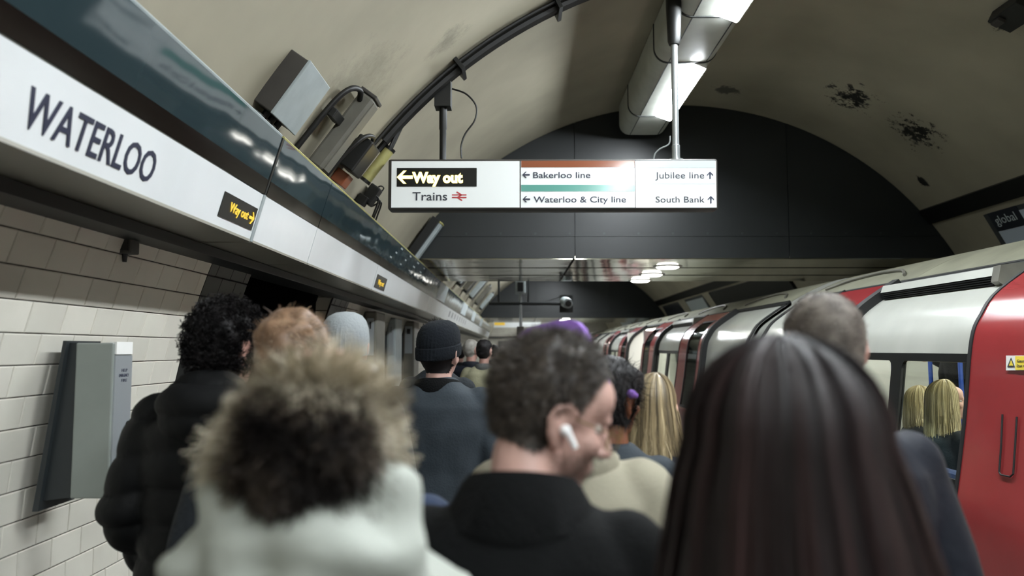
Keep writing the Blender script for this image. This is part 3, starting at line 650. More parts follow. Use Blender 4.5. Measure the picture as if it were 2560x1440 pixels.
# ------------------------------------------------------------------ surveillance camera rig between the bulkheads
YC = 15.5
def c_(px, py): return at(px, py, YC)
J = empty('camera_rig', c_(1300, 800), 'grey pole frame with box and surveillance camera hanging beyond the near soffit', 'camera')
q_ = c_(1302, 822); m = MB(); m.tube([Vector((q_.x, q_.y, vz(q_.x))), q_], .03, 10); m.build('pole', M['steel'], J, True)
a = c_(1301, 718); m = MB(); m.obox(a, (.1, .09, .13), Matrix.Identity(3), .02); m.build('box', M['jboxl'], J); m = MB(); m.box((a.x - .055, a.y - .1, a.z - .09), (a.x + .055, a.y - .09, a.z + .09)); m.build('box_window', M['black'], J)
a = c_(1301, 828); m = MB(); m.obox(a, (.07, .07, .09), Matrix.Identity(3), .02); m.build('lower_box', M['jboxd'], J)
m = MB(); m.tube([c_(1222, 759), c_(1405, 759)], .035, 10); m.build('cross_arm', M['headwall'], J, True)
for px in (1247, 1321): m = MB(); q_ = c_(px, 757); m.tube([q_, Vector((q_.x, q_.y, vz(q_.x) + .01))], .022, 8); m.build('hanger', M['headwall'], J, True)
m = MB(); m.tube([c_(1365, 755), c_(1402, 741)], .008, 6); m.build('stay', M['black'], J)
a = c_(1416, 758); m = MB(); m.box((a.x - .13, a.y + .06, a.z - .18), (a.x + .13, a.y + .1, a.z + .16)); m.build('camera_plate', M['black'], J)
m = MB(); m.tube([a + Vector((-.03, .08, .03)), a + Vector((.0, -.12, -.0)), a + Vector((.02, -.22, -.02))], [.105, .105, .095], 16); cb_ = m.build('camera_body', M['jboxl'], J, True)
m = MB(); m.tube([a + Vector((.02, -.215, -.02)), a + Vector((.022, -.235, -.022))], .06, 16); m.build('camera_lens', M['black'], cb_)
# far sign
YF = 37.0
J = empty('distant_sign', at(1292, 818, YF), 'distant white hanging sign with yellow display at the end of the platform', 'sign')
a = at(1234, 819, YF); b = at(1352, 803, YF); m = MB(); m.box((a.x, YF, a.z), (b.x, YF + .12, b.z)); m.build('panel', M['signwhite'], J)
a = at(1236, 813, YF); b = at(1262, 806, YF); m = MB(); m.box((a.x, YF - .02, a.z), (b.x, YF - .005, b.z)); m.build('way_out_display', M['led2'], J)
for px in (1250, 1335): q = at(px, 803, YF + .05); m = MB(); m.tube([q, (q.x, q.y, vz(q.x))], .03, 8); m.build('post', M['black'], J)

# ================================================================== THE TRAIN
TC = 3.70
PR = [(-1.30, -.55), (-1.33, .2), (-1.335, .6), (-1.33, .82), (-1.305, .98), (-1.262, 1.25), (-1.232, 1.49), (-1.216, 1.62), (-1.194, 1.73), (-1.159, 1.80), (-1.092, 1.90), (-.965, 2.0), (-.77, 2.13), (-.745, 2.15), (-.5, 2.285), (-.25, 2.385), (0, 2.43)]
def cr(P, n):
    out = []
    for i in range(len(P) - 1):
        p0, p1, p2, p3 = P[max(i - 1, 0)], P[i], P[i + 1], P[min(i + 2, len(P) - 1)]
        for k in range(n):
            t = k / n; out.append(tuple(.5 * (2 * b + (c - a) * t + (2 * a - 5 * b + 4 * c - d) * t * t + (3 * b - a - 3 * c + d) * t**3) for a, b, c, d in zip(p0, p1, p2, p3)))
    return out + [P[-1]]
PRD = cr(PR, 3)
def prof(z0, z1, off=0, side=-1):
    P = [p for p in PRD if z0 < p[1] < z1]
    def X(z):
        for a, b in zip(PRD, PRD[1:]):
            if a[1] <= z <= b[1] + 1e-9: return a[0] + (b[0] - a[0]) * (z - a[1]) / max(b[1] - a[1], 1e-6)
        return 0
    P = [(X(z0), z0)] + P + [(X(z1), z1)]
    if off:
        Q = []
        for i, p in enumerate(P):
            a, b = P[max(i - 1, 0)], P[min(i + 1, len(P) - 1)]; t = Vector((b[0] - a[0], b[1] - a[1])).normalized(); Q.append((p[0] - t.y * off, p[1] + t.x * off))
        P = Q
    return [(TC - side * p[0] * 1 if side > 0 else TC + p[0], p[1]) for p in P]
CEN = (TC, 1.2)
def sw(z0, z1, y0, y1, th=.03, off=0, side=-1): return MB().sweep(prof(z0, z1, off, side), y0, y1, th, CEN)
def leaf(car, y0, y1, win, seal_near=True, seal_far=True, handle=False):
    zt_ = 2.10; zb2 = .16; o_ = .05
    m = MB(); wy0, wy1, wz0, wz1 = win if win else (0, 0, 0, 0)
    if win:
        for (a, b, c, d) in ((zb2, wz0, y0, y1), (wz1, zt_, y0, y1), (wz0, wz1, y0, wy0), (wz0, wz1, wy1, y1)): m.sweep(prof(a, b, o_), c, d, .03, CEN)
    else: m.sweep(prof(zb2, zt_, o_), y0, y1, .03, CEN)
    L = m.build('door_leaf', M['tred'], car, True)
    if win:
        sw(wz0, wz1, wy0, wy1, .008, o_ - .008).build('pane', M['dglass'], L, True)
        fr = MB()
        for (c, d) in ((wy0 - .012, wy0 + .008), (wy1 - .008, wy1 + .012)): fr.sweep(prof(wz0 - .01, wz1 + .01, o_ + .003), c, d, .01, CEN)
        fr.sweep(prof(wz0 - .015, wz0 + .01, o_ + .003), wy0, wy1, .01, CEN); fr.sweep(prof(wz1 - .01, wz1 + .015, o_ + .003), wy0, wy1, .01, CEN); fr.build('pane_gasket', M['trubber'], L, True)
    if seal_near: sw(zb2, 2.12, y0 - .1, y0 + .005, .07, o_ + .015).build('door_seal', M['trubber'], L, True)
    if seal_far: sw(zb2, 2.12, y1 - .006, y1 + .022, .05, o_ + .006).build('door_seal', M['trubber'], L, True)
    return L
def bay(car, y0, y1, wins):
    sw(-.5, .86, y0, y1).build('lower_side', M['twhite'], car, True); sw(1.622, 2.145, y0, y1).build('upper_side', M['twhite'], car, True)
    sw(1.575, 1.622, y0, y1, .03, .006).build('window_band_top', M['tframe'], car, True); sw(.86, .94, y0, y1, .03, .006).build('window_band_bottom', M['tframe'], car, True)
    ys = [y0] + [t for w_ in wins for t in w_] + [y1]
    for a, b in zip(ys[::2], ys[1::2]):
        if b - a > .005: sw(.94, 1.575, a, b, .03, .006).build('mullion', M['tframe'], car, True)
    for a, b in wins:
        sw(.94, 1.575, a, b, .008, -.008).build('window_pane', M['glass'], car, True)
        e = .05                                 # rounded corner fillets
        for (ya, s1) in ((a, 1), (b, -1)):
            for (za, s2) in ((.94, 1), (1.575, -1)):
                pts = [(0, 0)] + [(e - e * math.sin(t), e - e * math.cos(t)) for t in [PI / 2 * k / 6 for k in range(7)]]
                x2 = lambda z: TC + np.interp(z, [q[1] for q in PRD], [q[0] for q in PRD])
                m = MB(); m.prism([Vector((x2(za + s2 * q) - .006, ya + s1 * p_, za + s2 * q)) for p_, q in pts], (.02, 0, 0))
                m.build('corner_fillet', M['tframe'], car)
def car(y0, y1, label, bays, plains, leaves, vents, opens, interior):
    C = empty('tube_carriage', (TC, y0, -.5)); tag(C, label, 'train', 'carriages of the standing train')
    # roof in panels, gutter, far side, floor, ends
    n = max(1, round((y1 - y0) / 2.6)); js = [y0 + (y1 - y0) * i / n for i in range(n + 1)]
    if y0 < 0: js = [y0, -2, .6, 3.2, 6.0, y1]
    for a, b in zip(js, js[1:]):
        P = prof(2.15, 2.43) + prof(2.15, 2.43, 0, 1)[::-1][1:]
        MB().sweep(P, a + .003, b - .003, .03, CEN).build('roof_panel', M['troof'], C, True)
        c0 = (a + b) / 2
        if c0 < 6: continue
        m = MB(); m.tube(curve_pts([(TC - .62, c0 - .8, 2.235), (TC - .5, c0 - .5, 2.30), (TC - .45, c0, 2.325), (TC - .5, c0 + .5, 2.30), (TC - .62, c0 + .8, 2.235)]), .014, 6); m.build('roof_rib', M['spkr'], C, True)
    sw(2.118, 2.15, y0, y1, .04, .024).build('gutter', M['trubber'], C, True)
    for (a, b) in ((-.5, .9), (1.6, 2.15)): sw(a, b, y0, y1, .03, 0, 1).build('far_side', M['tint'], C, True)
    sw(.9, 1.6, y0, y1, .01, 0, 1).build('far_window', M['dglass'], C, True)
    y = y0
    while y < y1: sw(.9, 1.6, y, min(y + .35, y1), .03, 0, 1).build('far_pillar', M['tint'], C, True); y += 1.7
    m = MB(); m.box((TC - 1.3, y0, .1), (TC + 1.3, y1, .15)); m.build('car_floor', M['floor'], C)
    for y in ((y0, y0 + .04), (y1 - .04, y1)):
        Q = prof(-.5, 2.43) + prof(-.5, 2.43, 0, 1)[::-1][1:]
        m = MB(); m.prism([Vector((x, y[0], z)) for x, z in Q], (0, y[1] - y[0], 0)); m.build('car_end', M['twhite'], C, False)
        Q2 = prof(.1, 2.15, .012)
        m = MB(); m.sweep(Q2, y[0] + (.02 if y[0] == y0 else -.06), y[1] + (.06 if y[0] == y0 else -.02), .03, CEN); m.build('end_gasket', M['trubber'], C, True)
    for s_ in (-.55, .55):
        m = MB(); m.box((TC + s_ - .06, y0 + .3, 2.08), (TC + s_ + .06, y1 - .3, 2.1)); m.build('ceiling_light', M['tlight'], C)
    m = MB(); m.box((TC - .72, y0 + .05, 2.1), (TC + .72, y1 - .05, 2.12)); m.build('car_ceiling', M['tint'], C)
    for a, b, wins in bays: bay(C, a, b, wins)
    for a, b in plains: sw(-.5, 2.145, a, b).build('side_panel', M['twhite'], C, True)
    for a, b in opens:
        sw(-.5, .14, a, b).build('door_sill', M['tgrey'], C, True)
        for y in (a, b): m = MB(); m.box((TC - 1.24, y - .03, .15), (TC - .75, y + .03, 2.0)); m.build('door_pillar', M['tint'], C)
    for (a, b, win, sn, sf) in leaves: leaf(C, a, b, win, sn, sf)
    for a, b in vents:
        m = MB(); m.prism([Vector((x, a, z)) for x, z in ((2.95, 2.148), (2.745, 2.118), (2.725, 2.066), (2.87, 2.066))], (0, b - a, 0)); vv = m.build('ventilator', M['twhite'], C)
        m = MB(); m.prism([Vector((x, a + .01, z)) for x, z in ((2.735, 2.067), (2.75, 2.012), (2.80, 2.012), (2.87, 2.067))], (0, b - a - .02, 0)); m.build('grille_core', M['trubber'], vv)
        for k in range(4):
            z_ = 2.056 - .013 * k; x_ = 2.728 + .0036 * k; m = MB(); m.box((x_, a + .015, z_ - .003), (x_ + .03, b - .015, z_ + .003)); m.build('louvre', M['tframe'], vv)
        m = MB(); m.prism([Vector((x, a - .07, z)) for x, z in ((2.95, 2.15), (2.735, 2.122), (2.715, 2.03), (2.77, 1.99), (2.87, 2.06))], (0, .07, 0)); m.build('ventilator_end', M['spkr'], vv)
    return C
CAR1 = car(-6.5, 8.2, 'nearest tube carriage at the right, white with red doors and lit windows',
    [(4.2, 6.2, [(4.3, 5.13), (5.27, 6.05)])], [(-6.5, 0), (3.4, 4.2), (6.2, 8.2)],
    [(3.45, 4.285, None, False, True), (6.08, 6.98, None, True, True), (.9, 1.75, None, True, False)], [(4.55, 5.95)], [(1.75, 3.4)], True)
# the open leaf at the right edge: handle recess and warning label
lf = [c for c in CAR1.children if c.name.startswith('door_leaf')][0]
def tp(px, py, off=.055):             # sight line to the (offset) carriage side
    d = ray(px, py); t = 4.0 / max(d.y, .1)
    zs = [q[1] for q in PRD]; xs = [q[0] for q in PRD]
    for _ in range(40):
        p = EYE + d * t; X_ = TC + np.interp(p.z, zs, xs) - off; t *= X_ / p.x
    return EYE + d * t
def patch(px0, py0, px1, py1, name, mm, par, d=.058):
    a, b, c, e = tp(px0, py0, d), tp(px1, py0, d), tp(px1, py1, d), tp(px0, py1, d); q = MB(); q.prism([a, b, c, e], (.004, 0, 0)); return q.build(name, mm, par)
st_ = patch(2515, 889, 2578, 926, 'warning_label', M['stickerw'], lf, .058)
patch(2538, 890, 2577, 925, 'label_field', M['yellow'], st_, .0605)
q = MB(); A_, B_, C_ = tp(2518, 917, .0605), tp(2536, 917, .0605), tp(2527, 894, .0605); q.prism([A_, B_, C_], (.003, 0, 0)); q.build('warning_triangle', M['ink2'], st_)
q = MB(); A_, B_, C_ = tp(2522, 914, .062), tp(2532, 914, .062), tp(2527, 901, .062); q.prism([A_, B_, C_], (.003, 0, 0)); q.build('triangle_field', M['yellow'], st_)
for i, (t, yy) in enumerate((('Caution', 905), ('Door opens', 917))):
    a = tp(2542, yy, .062); b = tp(2573, yy, .062); text('lettering', t, M['ink2'], st_, a, (b - a).normalized(), Vector((.06, 0, 1)).normalized(), width=(b - a).length, cap=.012, depth=.0005)
hr = [tp(px, py, .058) for px, py in ((2506, 1036), (2503, 1110), (2498, 1180), (2502, 1187), (2525, 1192), (2533, 1185), (2538, 1110), (2542, 1042))]
q = MB(); q.tube(hr, .0045, 6); q.build('handle_outline', M['trubber'], lf, True)
CAR2 = car(8.55, 24.8, 'second tube carriage beyond the gap, seen above the dark-haired woman',
    [(12.0, 14.0, [(12.08, 12.95), (13.1, 13.92)]), (19.0, 21.0, [(19.1, 20), (20.1, 20.9)])], [(8.55, 12.0), (14, 15.4), (17.6, 19), (21, 24.8)],
    [(10.5, 11.95, (10.72, 11.4, .85, 1.98), True, True), (14.05, 15.4, (14.6, 15.25, .85, 1.98), True, True), (17.65, 19.0, (17.85, 18.5, .85, 1.98), True, True), (21.0, 22.4, (21.5, 22.1, .85, 1.98), True, True)],
    [(12.3, 13.9), (19.3, 20.8)], [(15.4, 17.6)], False)
CAR3 = car(25.1, 44.0, 'farthest tube carriage in the row, smallest in view',
    [(28.6, 30.6, [(28.7, 29.5), (29.7, 30.5)])], [(25.1, 28.6), (30.6, 32), (34.2, 44)],
    [(27, 28.5, (27.3, 28, .85, 1.98), True, True), (30.6, 32, (31, 31.7, .85, 1.98), True, True), (34.2, 35.6, (34.5, 35.2, .85, 1.98), True, True), (37.5, 39, (37.8, 38.6, .85, 1.98), True, True)], [(28.7, 30.5)], [(32, 34.2)], False)
# carriage interior seen through the windows
for (y0, y1, lb) in ((3.9, 6.9, 'blue bench seat below the near window of the nearest carriage'),):
    J = empty('bench_seat', (TC - 1.0, y0, .15), lb, 'seat')
    m = MB(); m.obox(Vector((TC - .93, (y0 + y1) / 2, .42)), (.25, (y1 - y0) / 2, .07), Matrix.Identity(3), .03); m.build('cushion', M['seat'], J)
    m = MB(); m.obox(Vector((TC - 1.18, (y0 + y1) / 2, .75)), (.05, (y1 - y0) / 2, .2), Matrix.Identity(3), .03); m.build('backrest', M['seat'], J)
    m = MB(); m.box((TC - 1.1, y0 + .05, .15), (TC - .75, y1 - .05, .35)); m.build('plinth', M['tint'], J)
for i, (px, Y, X) in enumerate(((2325, 6.55, 0), (2400, 6.05, 0), (2222, 7.6, 0))):
    a = at(px, 950, Y); J = empty('grab_pole', (a.x, Y, .15), ['blue grab pole left of the seated blonde passenger', 'blue grab pole above the seated blonde passenger', 'blue grab pole in the leftmost lit train window'][i], 'pole', 'blue grab poles')
    m = MB(); m.tube([(a.x, Y, .17), (a.x + .01, Y, 1.2), (a.x, Y, 2.08)], .017, 10); m.build('tube', M['pole'], J, True)
    m = MB(); m.tube([(a.x, Y, .15), (a.x, Y, .18)], .04, 12); m.build('foot', M['pole'], J, True)
a = at(2298, 950, 6.3); J = empty('draught_screen', (a.x, 6.3, .15), 'white draught screen inside the nearest carriage', 'screen')
m = MB(); m.obox(Vector((2.9, 6.72, 1.0)), (.24, .02, .85), Matrix.Identity(3), .015); m.build('panel', M['tint'], J); m = MB(); m.tube([(3.15, 6.72, .15), (3.15, 6.72, 2.05)], .017, 8); m.build('edge_pole', M['pole'], J, True)

# ================================================================== PEOPLE
def fabric(name, col, rough=.85, bump=(60, .25), var=(6, .12), spec=.25): return mat(name, col, rough, var=var, bump=bump, spec=spec)
SK = {'pale': mat('skin_pale', 'b9958a', .5, var=(25, .1), bump=(180, .05)), 'pink': mat('skin_pink', 'b48a7e', .5, var=(25, .1)), 'brown': mat('skin_brown', '7d4a30', .45, var=(25, .1)), 'fair': mat('skin_fair', 'd3aa98', .5, var=(25, .08))}
def s_cap(p0, p1, r0, r1, seg=16):
    p0, p1 = Vector(p0), Vector(p1); d = (p1 - p0); L = d.length; d = d / L if L > 1e-6 else Vector((0, 0, 1))
    a = d.orthogonal().normalized(); b = d.cross(a); v = []; f = []; prof_ = []
    for k in range(1, 6): t = PI / 2 * k / 5; prof_.append((p0 - d * r0 * math.cos(t), r0 * math.sin(t)))
    for k in range(0, 5): t = PI / 2 * k / 5; prof_.append((p1 + d * r1 * math.sin(t), r1 * math.cos(t)))
    for c, r_ in prof_: v += [c + (a * math.cos(2 * PI * i / seg) + b * math.sin(2 * PI * i / seg)) * r_ for i in range(seg)]
    n = len(prof_)
    for j in range(n - 1):
        for i in range(seg): f.append((j * seg + i, j * seg + (i + 1) % seg, (j + 1) * seg + (i + 1) % seg, (j + 1) * seg + i))
    f += [tuple(range(seg))[::-1], tuple((n - 1) * seg + i for i in range(seg))]; return v, f
def s_ell(c, r, rot=None, seg=20, rg=12):
    c = Vector(c); v = []; f = []
    for j in range(1, rg):
        t = PI * j / rg; v += [Vector((r[0] * math.sin(t) * math.cos(2 * PI * i / seg), r[1] * math.sin(t) * math.sin(2 * PI * i / seg), r[2] * math.cos(t))) for i in range(seg)]
    if rot: v = [rot @ q for q in v]
    v = [q + c for q in v]
    for j in range(rg - 2):
        for i in range(seg): f.append((j * seg + i, (j + 1) * seg + i, (j + 1) * seg + (i + 1) % seg, j * seg + (i + 1) % seg))
    f += [tuple(range(seg)), tuple((rg - 2) * seg + i for i in range(seg))[::-1]]; return v, f
def s_loft(rings, seg=32, e=2.0):
    v = []; f = []
    for rg in rings:
        z, rx, ry = rg[:3]; cy = rg[3] if len(rg) > 3 else 0; cx = rg[4] if len(rg) > 4 else 0
        for i in range(seg):
            t = 2 * PI * i / seg; c, s_ = math.cos(t), math.sin(t); q = (abs(c)**e + abs(s_)**e)**(-1 / e); v.append(Vector((cx + rx * c * q, cy + ry * s_ * q, z)))
    n = len(rings)
    for j in range(n - 1):
        for i in range(seg): f.append((j * seg + i, j * seg + (i + 1) % seg, (j + 1) * seg + (i + 1) % seg, (j + 1) * seg + i))
    f += [tuple(range(seg))[::-1], tuple((n - 1) * seg + i for i in range(seg))]; return v, f
def remesh(shapes, voxel, T, smooth=3):
    b = MB()
    for v, f in shapes: b.add([T @ Vector(q) for q in v], f)
    me = bpy.data.meshes.new('t'); me.from_pydata(b.v, [], b.f); me.update()
    o = bpy.data.objects.new('t', me); COL.objects.link(o)
    r = o.modifiers.new('r', 'REMESH'); r.mode = 'VOXEL'; r.voxel_size = voxel; r.adaptivity = 0
    if smooth: s = o.modifiers.new('s', 'SMOOTH'); s.factor = .5; s.iterations = smooth
    dg = bpy.context.evaluated_depsgraph_get(); out = bpy.data.meshes.new_from_object(o.evaluated_get(dg))
    bpy.data.objects.remove(o); bpy.data.meshes.remove(me); out.polygons.foreach_set('use_smooth', [True] * len(out.polygons)); return out
def getv(me):
    a = np.empty(len(me.vertices) * 3, 'f'); me.vertices.foreach_get('co', a); n = np.empty(len(me.vertices) * 3, 'f'); me.vertices.foreach_get('normal', n); return a.reshape(-1, 3), n.reshape(-1, 3)
def displace(me, fn):
    a, n = getv(me); d = np.array([fn(Vector(p)) for p in a], 'f'); me.vertices.foreach_set('co', (a + n * d[:, None]).astype('f').ravel()); me.update()
def folds(amp, sc=5, seed=0, sz=.6):
    o_ = Vector((seed * 3.1, seed * 7.7, 0)); return lambda p: amp * (noise.noise(Vector((p.x * sc, p.y * sc, p.z * sc * sz)) + o_) + .5 * noise.noise(Vector((p.x * sc * 2.3, p.y * sc * 2.3, p.z * sc * 1.6)) + o_))
def head_shapes(detail=True):
    S = [s_ell((0, -.012, .143), (.076, .098, .094)), s_ell((0, .03, .085), (.061, .064, .08)), s_ell((0, -.03, .1), (.066, .07, .07)),
         s_cap((-.05, .0, .055), (0, .072, .014), .02, .019), s_cap((.05, .0, .055), (0, .072, .014), .02, .019), s_ell((0, .08, .018), (.021, .017, .017)),
         s_ell((0, .05, .16), (.062, .045, .05)), s_cap((-.034, .083, .137), (.034, .083, .137), .011, .011),
         s_cap((0, .094, .125), (0, .117, .086), .0085, .0125), s_ell((-.013, .106, .08), (.009, .011, .008)), s_ell((.013, .106, .08), (.009, .011, .008)),
         s_ell((-.04, .066, .09), (.02, .024, .022)), s_ell((.04, .066, .09), (.02, .024, .022)),
         s_ell((0, .092, .053), (.023, .012, .0065)), s_ell((0, .09, .042), (.02, .012, .0075)), s_ell((0, .082, .05), (.03, .018, .025))]
    for s in (-1, 1):
        r = Matrix.Rotation(s * .35, 3, 'Z') @ Matrix.Rotation(-.15, 3, 'X')
        S.append(s_ell((s * .078, -.008, .1), (.011, .017, .03), r))
        P = [(s * .079, .012, .112), (s * .086, .01, .132), (s * .091, -.008, .138), (s * .094, -.026, .128), (s * .093, -.03, .108), (s * .087, -.02, .085), (s * .08, -.004, .07)]
        S += [s_cap(a, b, .0058, .0058, 10) for a, b in zip(P, P[1:])]
        S.append(s_ell((s * .08, .0, .072), (.007, .009, .01)))
    return S
def hand_shapes(w, d, side):
    """palm, four unequal curled fingers and a thumb from the side of the palm"""
    w = Vector(w); d = Vector(d).normalized(); f = Vector((0, 1, 0)); f = (f - d * f.dot(d)).normalized(); out = d.cross(f) * 1.0
    S = []; c = w + d * .045
    rot = Matrix((f, out, d)).transposed(); S.append(s_ell(c, (.04, .016, .052), rot))
    inn = Vector((-side, 0, 0))
    for k, (o_, L) in enumerate(((.03, .07), (.01, .08), (-.01, .075), (-.029, .058))):
        b = w + d * .085 + f * o_; k1 = b + d * L * .45 + inn * .006; k2 = k1 + (d * .8 + inn * .6).normalized() * L * .32; k3 = k2 + (d * .4 + inn * .9).normalized() * L * .26
        S += [s_cap(b - d * .02, k1, .0092, .0086, 10), s_cap(k1, k2, .0086, .008, 10), s_cap(k2, k3, .008, .007, 10)]
    t0 = w + d * .025 + f * .03; t1 = t0 + (f * .75 + d * .6 + inn * .3).normalized() * .04; t2 = t1 + (d * .9 + f * .2 + inn * .4).normalized() * .032
    S += [s_cap(t0 - f * .01, t1, .012, .0105, 10), s_cap(t1, t2, .0105, .0085, 10)]
    return S
def person(label, px, Y, top, yaw=0, head=(0, 0, 0), skin='pale', coat=None, coatm=None, trousers=None, voxel=.009, X=None, seated=False, floor=0.0, H=None, lift=None, group='people in the crowd', lean=0.0, sink=0.0):
    """top: pixel row of the crown.  Returns root body object, head matrix (world)."""
    if X is None: X = at(px, 872, Y).x
    zt_ = at(px, top, Y).z if isinstance(top, int) else top
    sH = (zt_ - floor) / (1.35 if seated else 1.752 - sink)
    T = Matrix.Translation((X, Y, floor)) @ Matrix.Rotation(-math.radians(yaw), 4, 'Z') @ Matrix.Scale(sH, 4)
    dz = -.40 if seated else 0
    wf = min(1.0, (coat or {}).get('w', 1.0))
    HM = Matrix.Translation((0, .012 + lean, 1.515 + dz - sink)) @ Matrix.Rotation(-math.radians(head[0]), 4, 'Z') @ Matrix.Rotation(-math.radians(head[1]), 4, 'X') @ Matrix.Rotation(math.radians(head[2]), 4, 'Y')
    tr = [(.84, .15, .11), (.95, .165, .115), (1.08, .145, .105), (1.25, .165, .12), (1.38, .165, .1, -.005), (1.44, .11, .075, -.01), (1.475, .06, .058, -.01)]
    S = [s_loft([(r[0] + dz, *r[1:]) for r in tr]), s_cap((0, -.018, 1.40 + dz), (0, -.004 + lean * .8, 1.545 + dz - sink * .7), .062, .056)]
    arms = {}; legs = []
    for s in (-1, 1):
        if seated: hip, kn, an = (s * .09, .02, .5), (s * .11, .42, .52), (s * .11, .42, .09)
        else: hip, kn, an = (s * .085, 0, .87), (s * .092, .02 + .03 * s, .48), (s * .098, -.02 + .05 * s, .09)
        legs.append((hip, kn, an)); S += [s_cap(hip, kn, .08, .056), s_cap(kn, an, .054, .038), s_cap((an[0], an[1] - .02, .045), (an[0], an[1] + .13, .035), .04, .034)]
        sh = Vector((s * .178, -.005, 1.395 + dz)); el = Vector((s * .235, -.045, 1.12 + dz)); wr = Vector((s * .225, .1, .90 + dz))
        if (coat or {}).get('down'): el, wr = Vector((s * .225, -.02, 1.12)), Vector((s * .22, .0, .86))
        if seated: el = Vector((s * .225, .02, .75)); wr = Vector((s * .13, .25, .63))
        if lift and s == lift[0]: el, wr = Vector(lift[1]), Vector(lift[2])
        if not (lift and s == lift[0]): sh, el, wr = [Vector((q.x * wf, q.y, q.z)) for q in (sh, el, wr)]
        arms[s] = (sh, el, wr); S += [s_cap(sh, el, .05, .041), s_cap(el, wr, .04, .028)]; S += hand_shapes(wr, wr - el, s)
    S += [([HM @ Vector(q) for q in v], f) for v, f in head_shapes()]
    me = remesh(S, voxel, T, 2)
    root = bpy.data.objects.new('person', me); COL.objects.link(root); me.materials.append(SK[skin]); tag(root, label, 'person', group)
    root.location = (X, Y, floor); me.transform(Matrix.Translation((-X, -Y, -floor))); WL[root] = Vector((X, Y, floor))
    HW = T @ HM
    for s in (-1, 1):
        b = MB(); b.add(*s_ell((s * .033, .069, .118), (.0125, .0125, .0125), None, 12, 8)); 
        e_ = MB(); e_.add([HW @ Vector(q) for q in b.v], b.f); ey = e_.build('eye', M['eyew'], root, True)
        b = MB(); b.add(*s_ell((s * .033, .0785, .118), (.006, .004, .006), None, 10, 6)); e_ = MB(); e_.add([HW @ Vector(q) for q in b.v], b.f); e_.build('iris', M['eyed'], ey, True)
    # clothes
    c = dict(hem=.72, w=1.0, sl=.062, amp=.008, sc=6, neck=.072, top=1.49, voxel=.011, kind='wool', d=1.0); c.update(coat or {})
    w_ = c['w']; d_ = c['d']
    hem = c['hem'] if not seated else .88
    rg = [(hem, .215 * w_, .165 * d_), (.95, .205 * w_, .16 * d_), (1.1, .195 * w_, .148 * d_), (1.28, .212 * w_, .158 * d_), (1.375, .205 * w_, .142 * d_, -.006), (1.43, .155 * w_, .11 * d_, -.012), (1.462, .11, .088, -.012), (c['top'], c['neck'], c['neck'] + .002, -.012)]
    rg = [r for r in rg if r[0] >= hem]
    if seated: rg = [(.87, .19, .15)] + rg[1:]
    S = [s_loft([(r[0] + dz, *r[1:]) for r in rg], 36, 2.25)]
    for s in (-1, 1):
        sh, el, wr = arms[s]; sl = c['sl'] * (1 + .3 * (w_ - 1))
        sh2 = sh + Vector((s * max(w_ - 1, 0) * .16 - s * .012, 0, -.012)); el2 = el + Vector((s * max(w_ - 1, 0) * .22, 0, 0)); wr2 = wr + Vector((s * max(w_ - 1, 0) * .1, 0, 0))
        S += [s_cap(sh2, el2, sl + .012, sl), s_cap(el2, wr2 - (wr2 - el2).normalized() * .015, sl, sl * .8)]
    if c.get('hoodback'):   # hood lying on the upper back
        S += [s_ell((0, -.13, 1.44 + dz), (.15, .085, .1)), s_ell((0, -.1, 1.5 + dz), (.13, .06, .06))]
    if c.get('cowl'): S += [s_ell((0, -.01, 1.43), (.175, .15, .2)), s_ell((0, .0, 1.53), (.155, .12, .12))]
    cm = remesh(S, c['voxel'], T, c.get('smooth', 4))
    if c['kind'] == 'puffer':
        q = c.get('quilt', .095); fo = folds(.006, 9, len(label))
        displace(cm, lambda p: .017 * (abs(math.sin(PI * (p.z + .03 * noise.noise(p * 3)) / q))**.55 - .6) + fo(p))
    else: displace(cm, folds(c['amp'], c['sc'], len(label), c.get('sz', .6)))
    co = link('coat', cm, coatm, root)
    if c.get('collar'):
        h0, r0, r1, h1 = c['collar']; n = 40; v = []; f = []
        prof_ = [(r0, h0), (r0 + .006, h0 + .02), (r1 + .012, h1 - .012), (r1 + .004, h1), (r1 - .008, h1 - .004), (r0 - .016, h0 + .02), (r0 - .02, h0)]
        for i in range(n):
            t = 2 * PI * i / n; back = .5 - .5 * math.sin(t)
            for r_, z_ in prof_: 
                zz = h0 + (z_ - h0) * (.55 + .45 * back); v.append(T @ Vector((r_ * 1.02 * math.cos(t), r_ * .95 * math.sin(t) - .012, zz + dz)))
        k = len(prof_)
        for i in range(n):
            for j in range(k): f.append((i * k + j, i * k + (j + 1) % k, ((i + 1) % n) * k + (j + 1) % k, ((i + 1) % n) * k + j))
        MB().add(v, f).build('collar', c.get('collarm', coatm), root, True)
    S = []
    for hip, kn, an in legs:
        S += [s_cap(hip, kn, .098, .072), s_cap(kn, (an[0], an[1], an[2] + .02), .07, .06)]
    if not seated: S.append(s_loft([(.8, .12, .115), (.9, .175, .13), (1.0, .17, .125)]))
    else: S.append(s_ell((0, 0, .53), (.18, .15, .12)))
    tm = remesh(S, .014, T, 3); displace(tm, folds(.006, 8, 3)); link('trousers', tm, trousers or M['denim_dark'], root)
    for hip, kn, an in legs:
        sm = remesh([s_cap((an[0], an[1] - .03, .05), (an[0], an[1] + .15, .04), .05, .042), s_cap((an[0], an[1], .05), (an[0], an[1], .12), .05, .048)], .012, T, 3); link('shoe', sm, M['shoe'], root)
    return root, HW, T
M['denim_dark'] = fabric('trousers_dark', '1b1e26'); M['denim'] = fabric('trousers_denim', '3d4d63')
def smooth01(a, b, x): t = np.clip((x - a) / (b - a), 0, 1); return t * t * (3 - 2 * t)
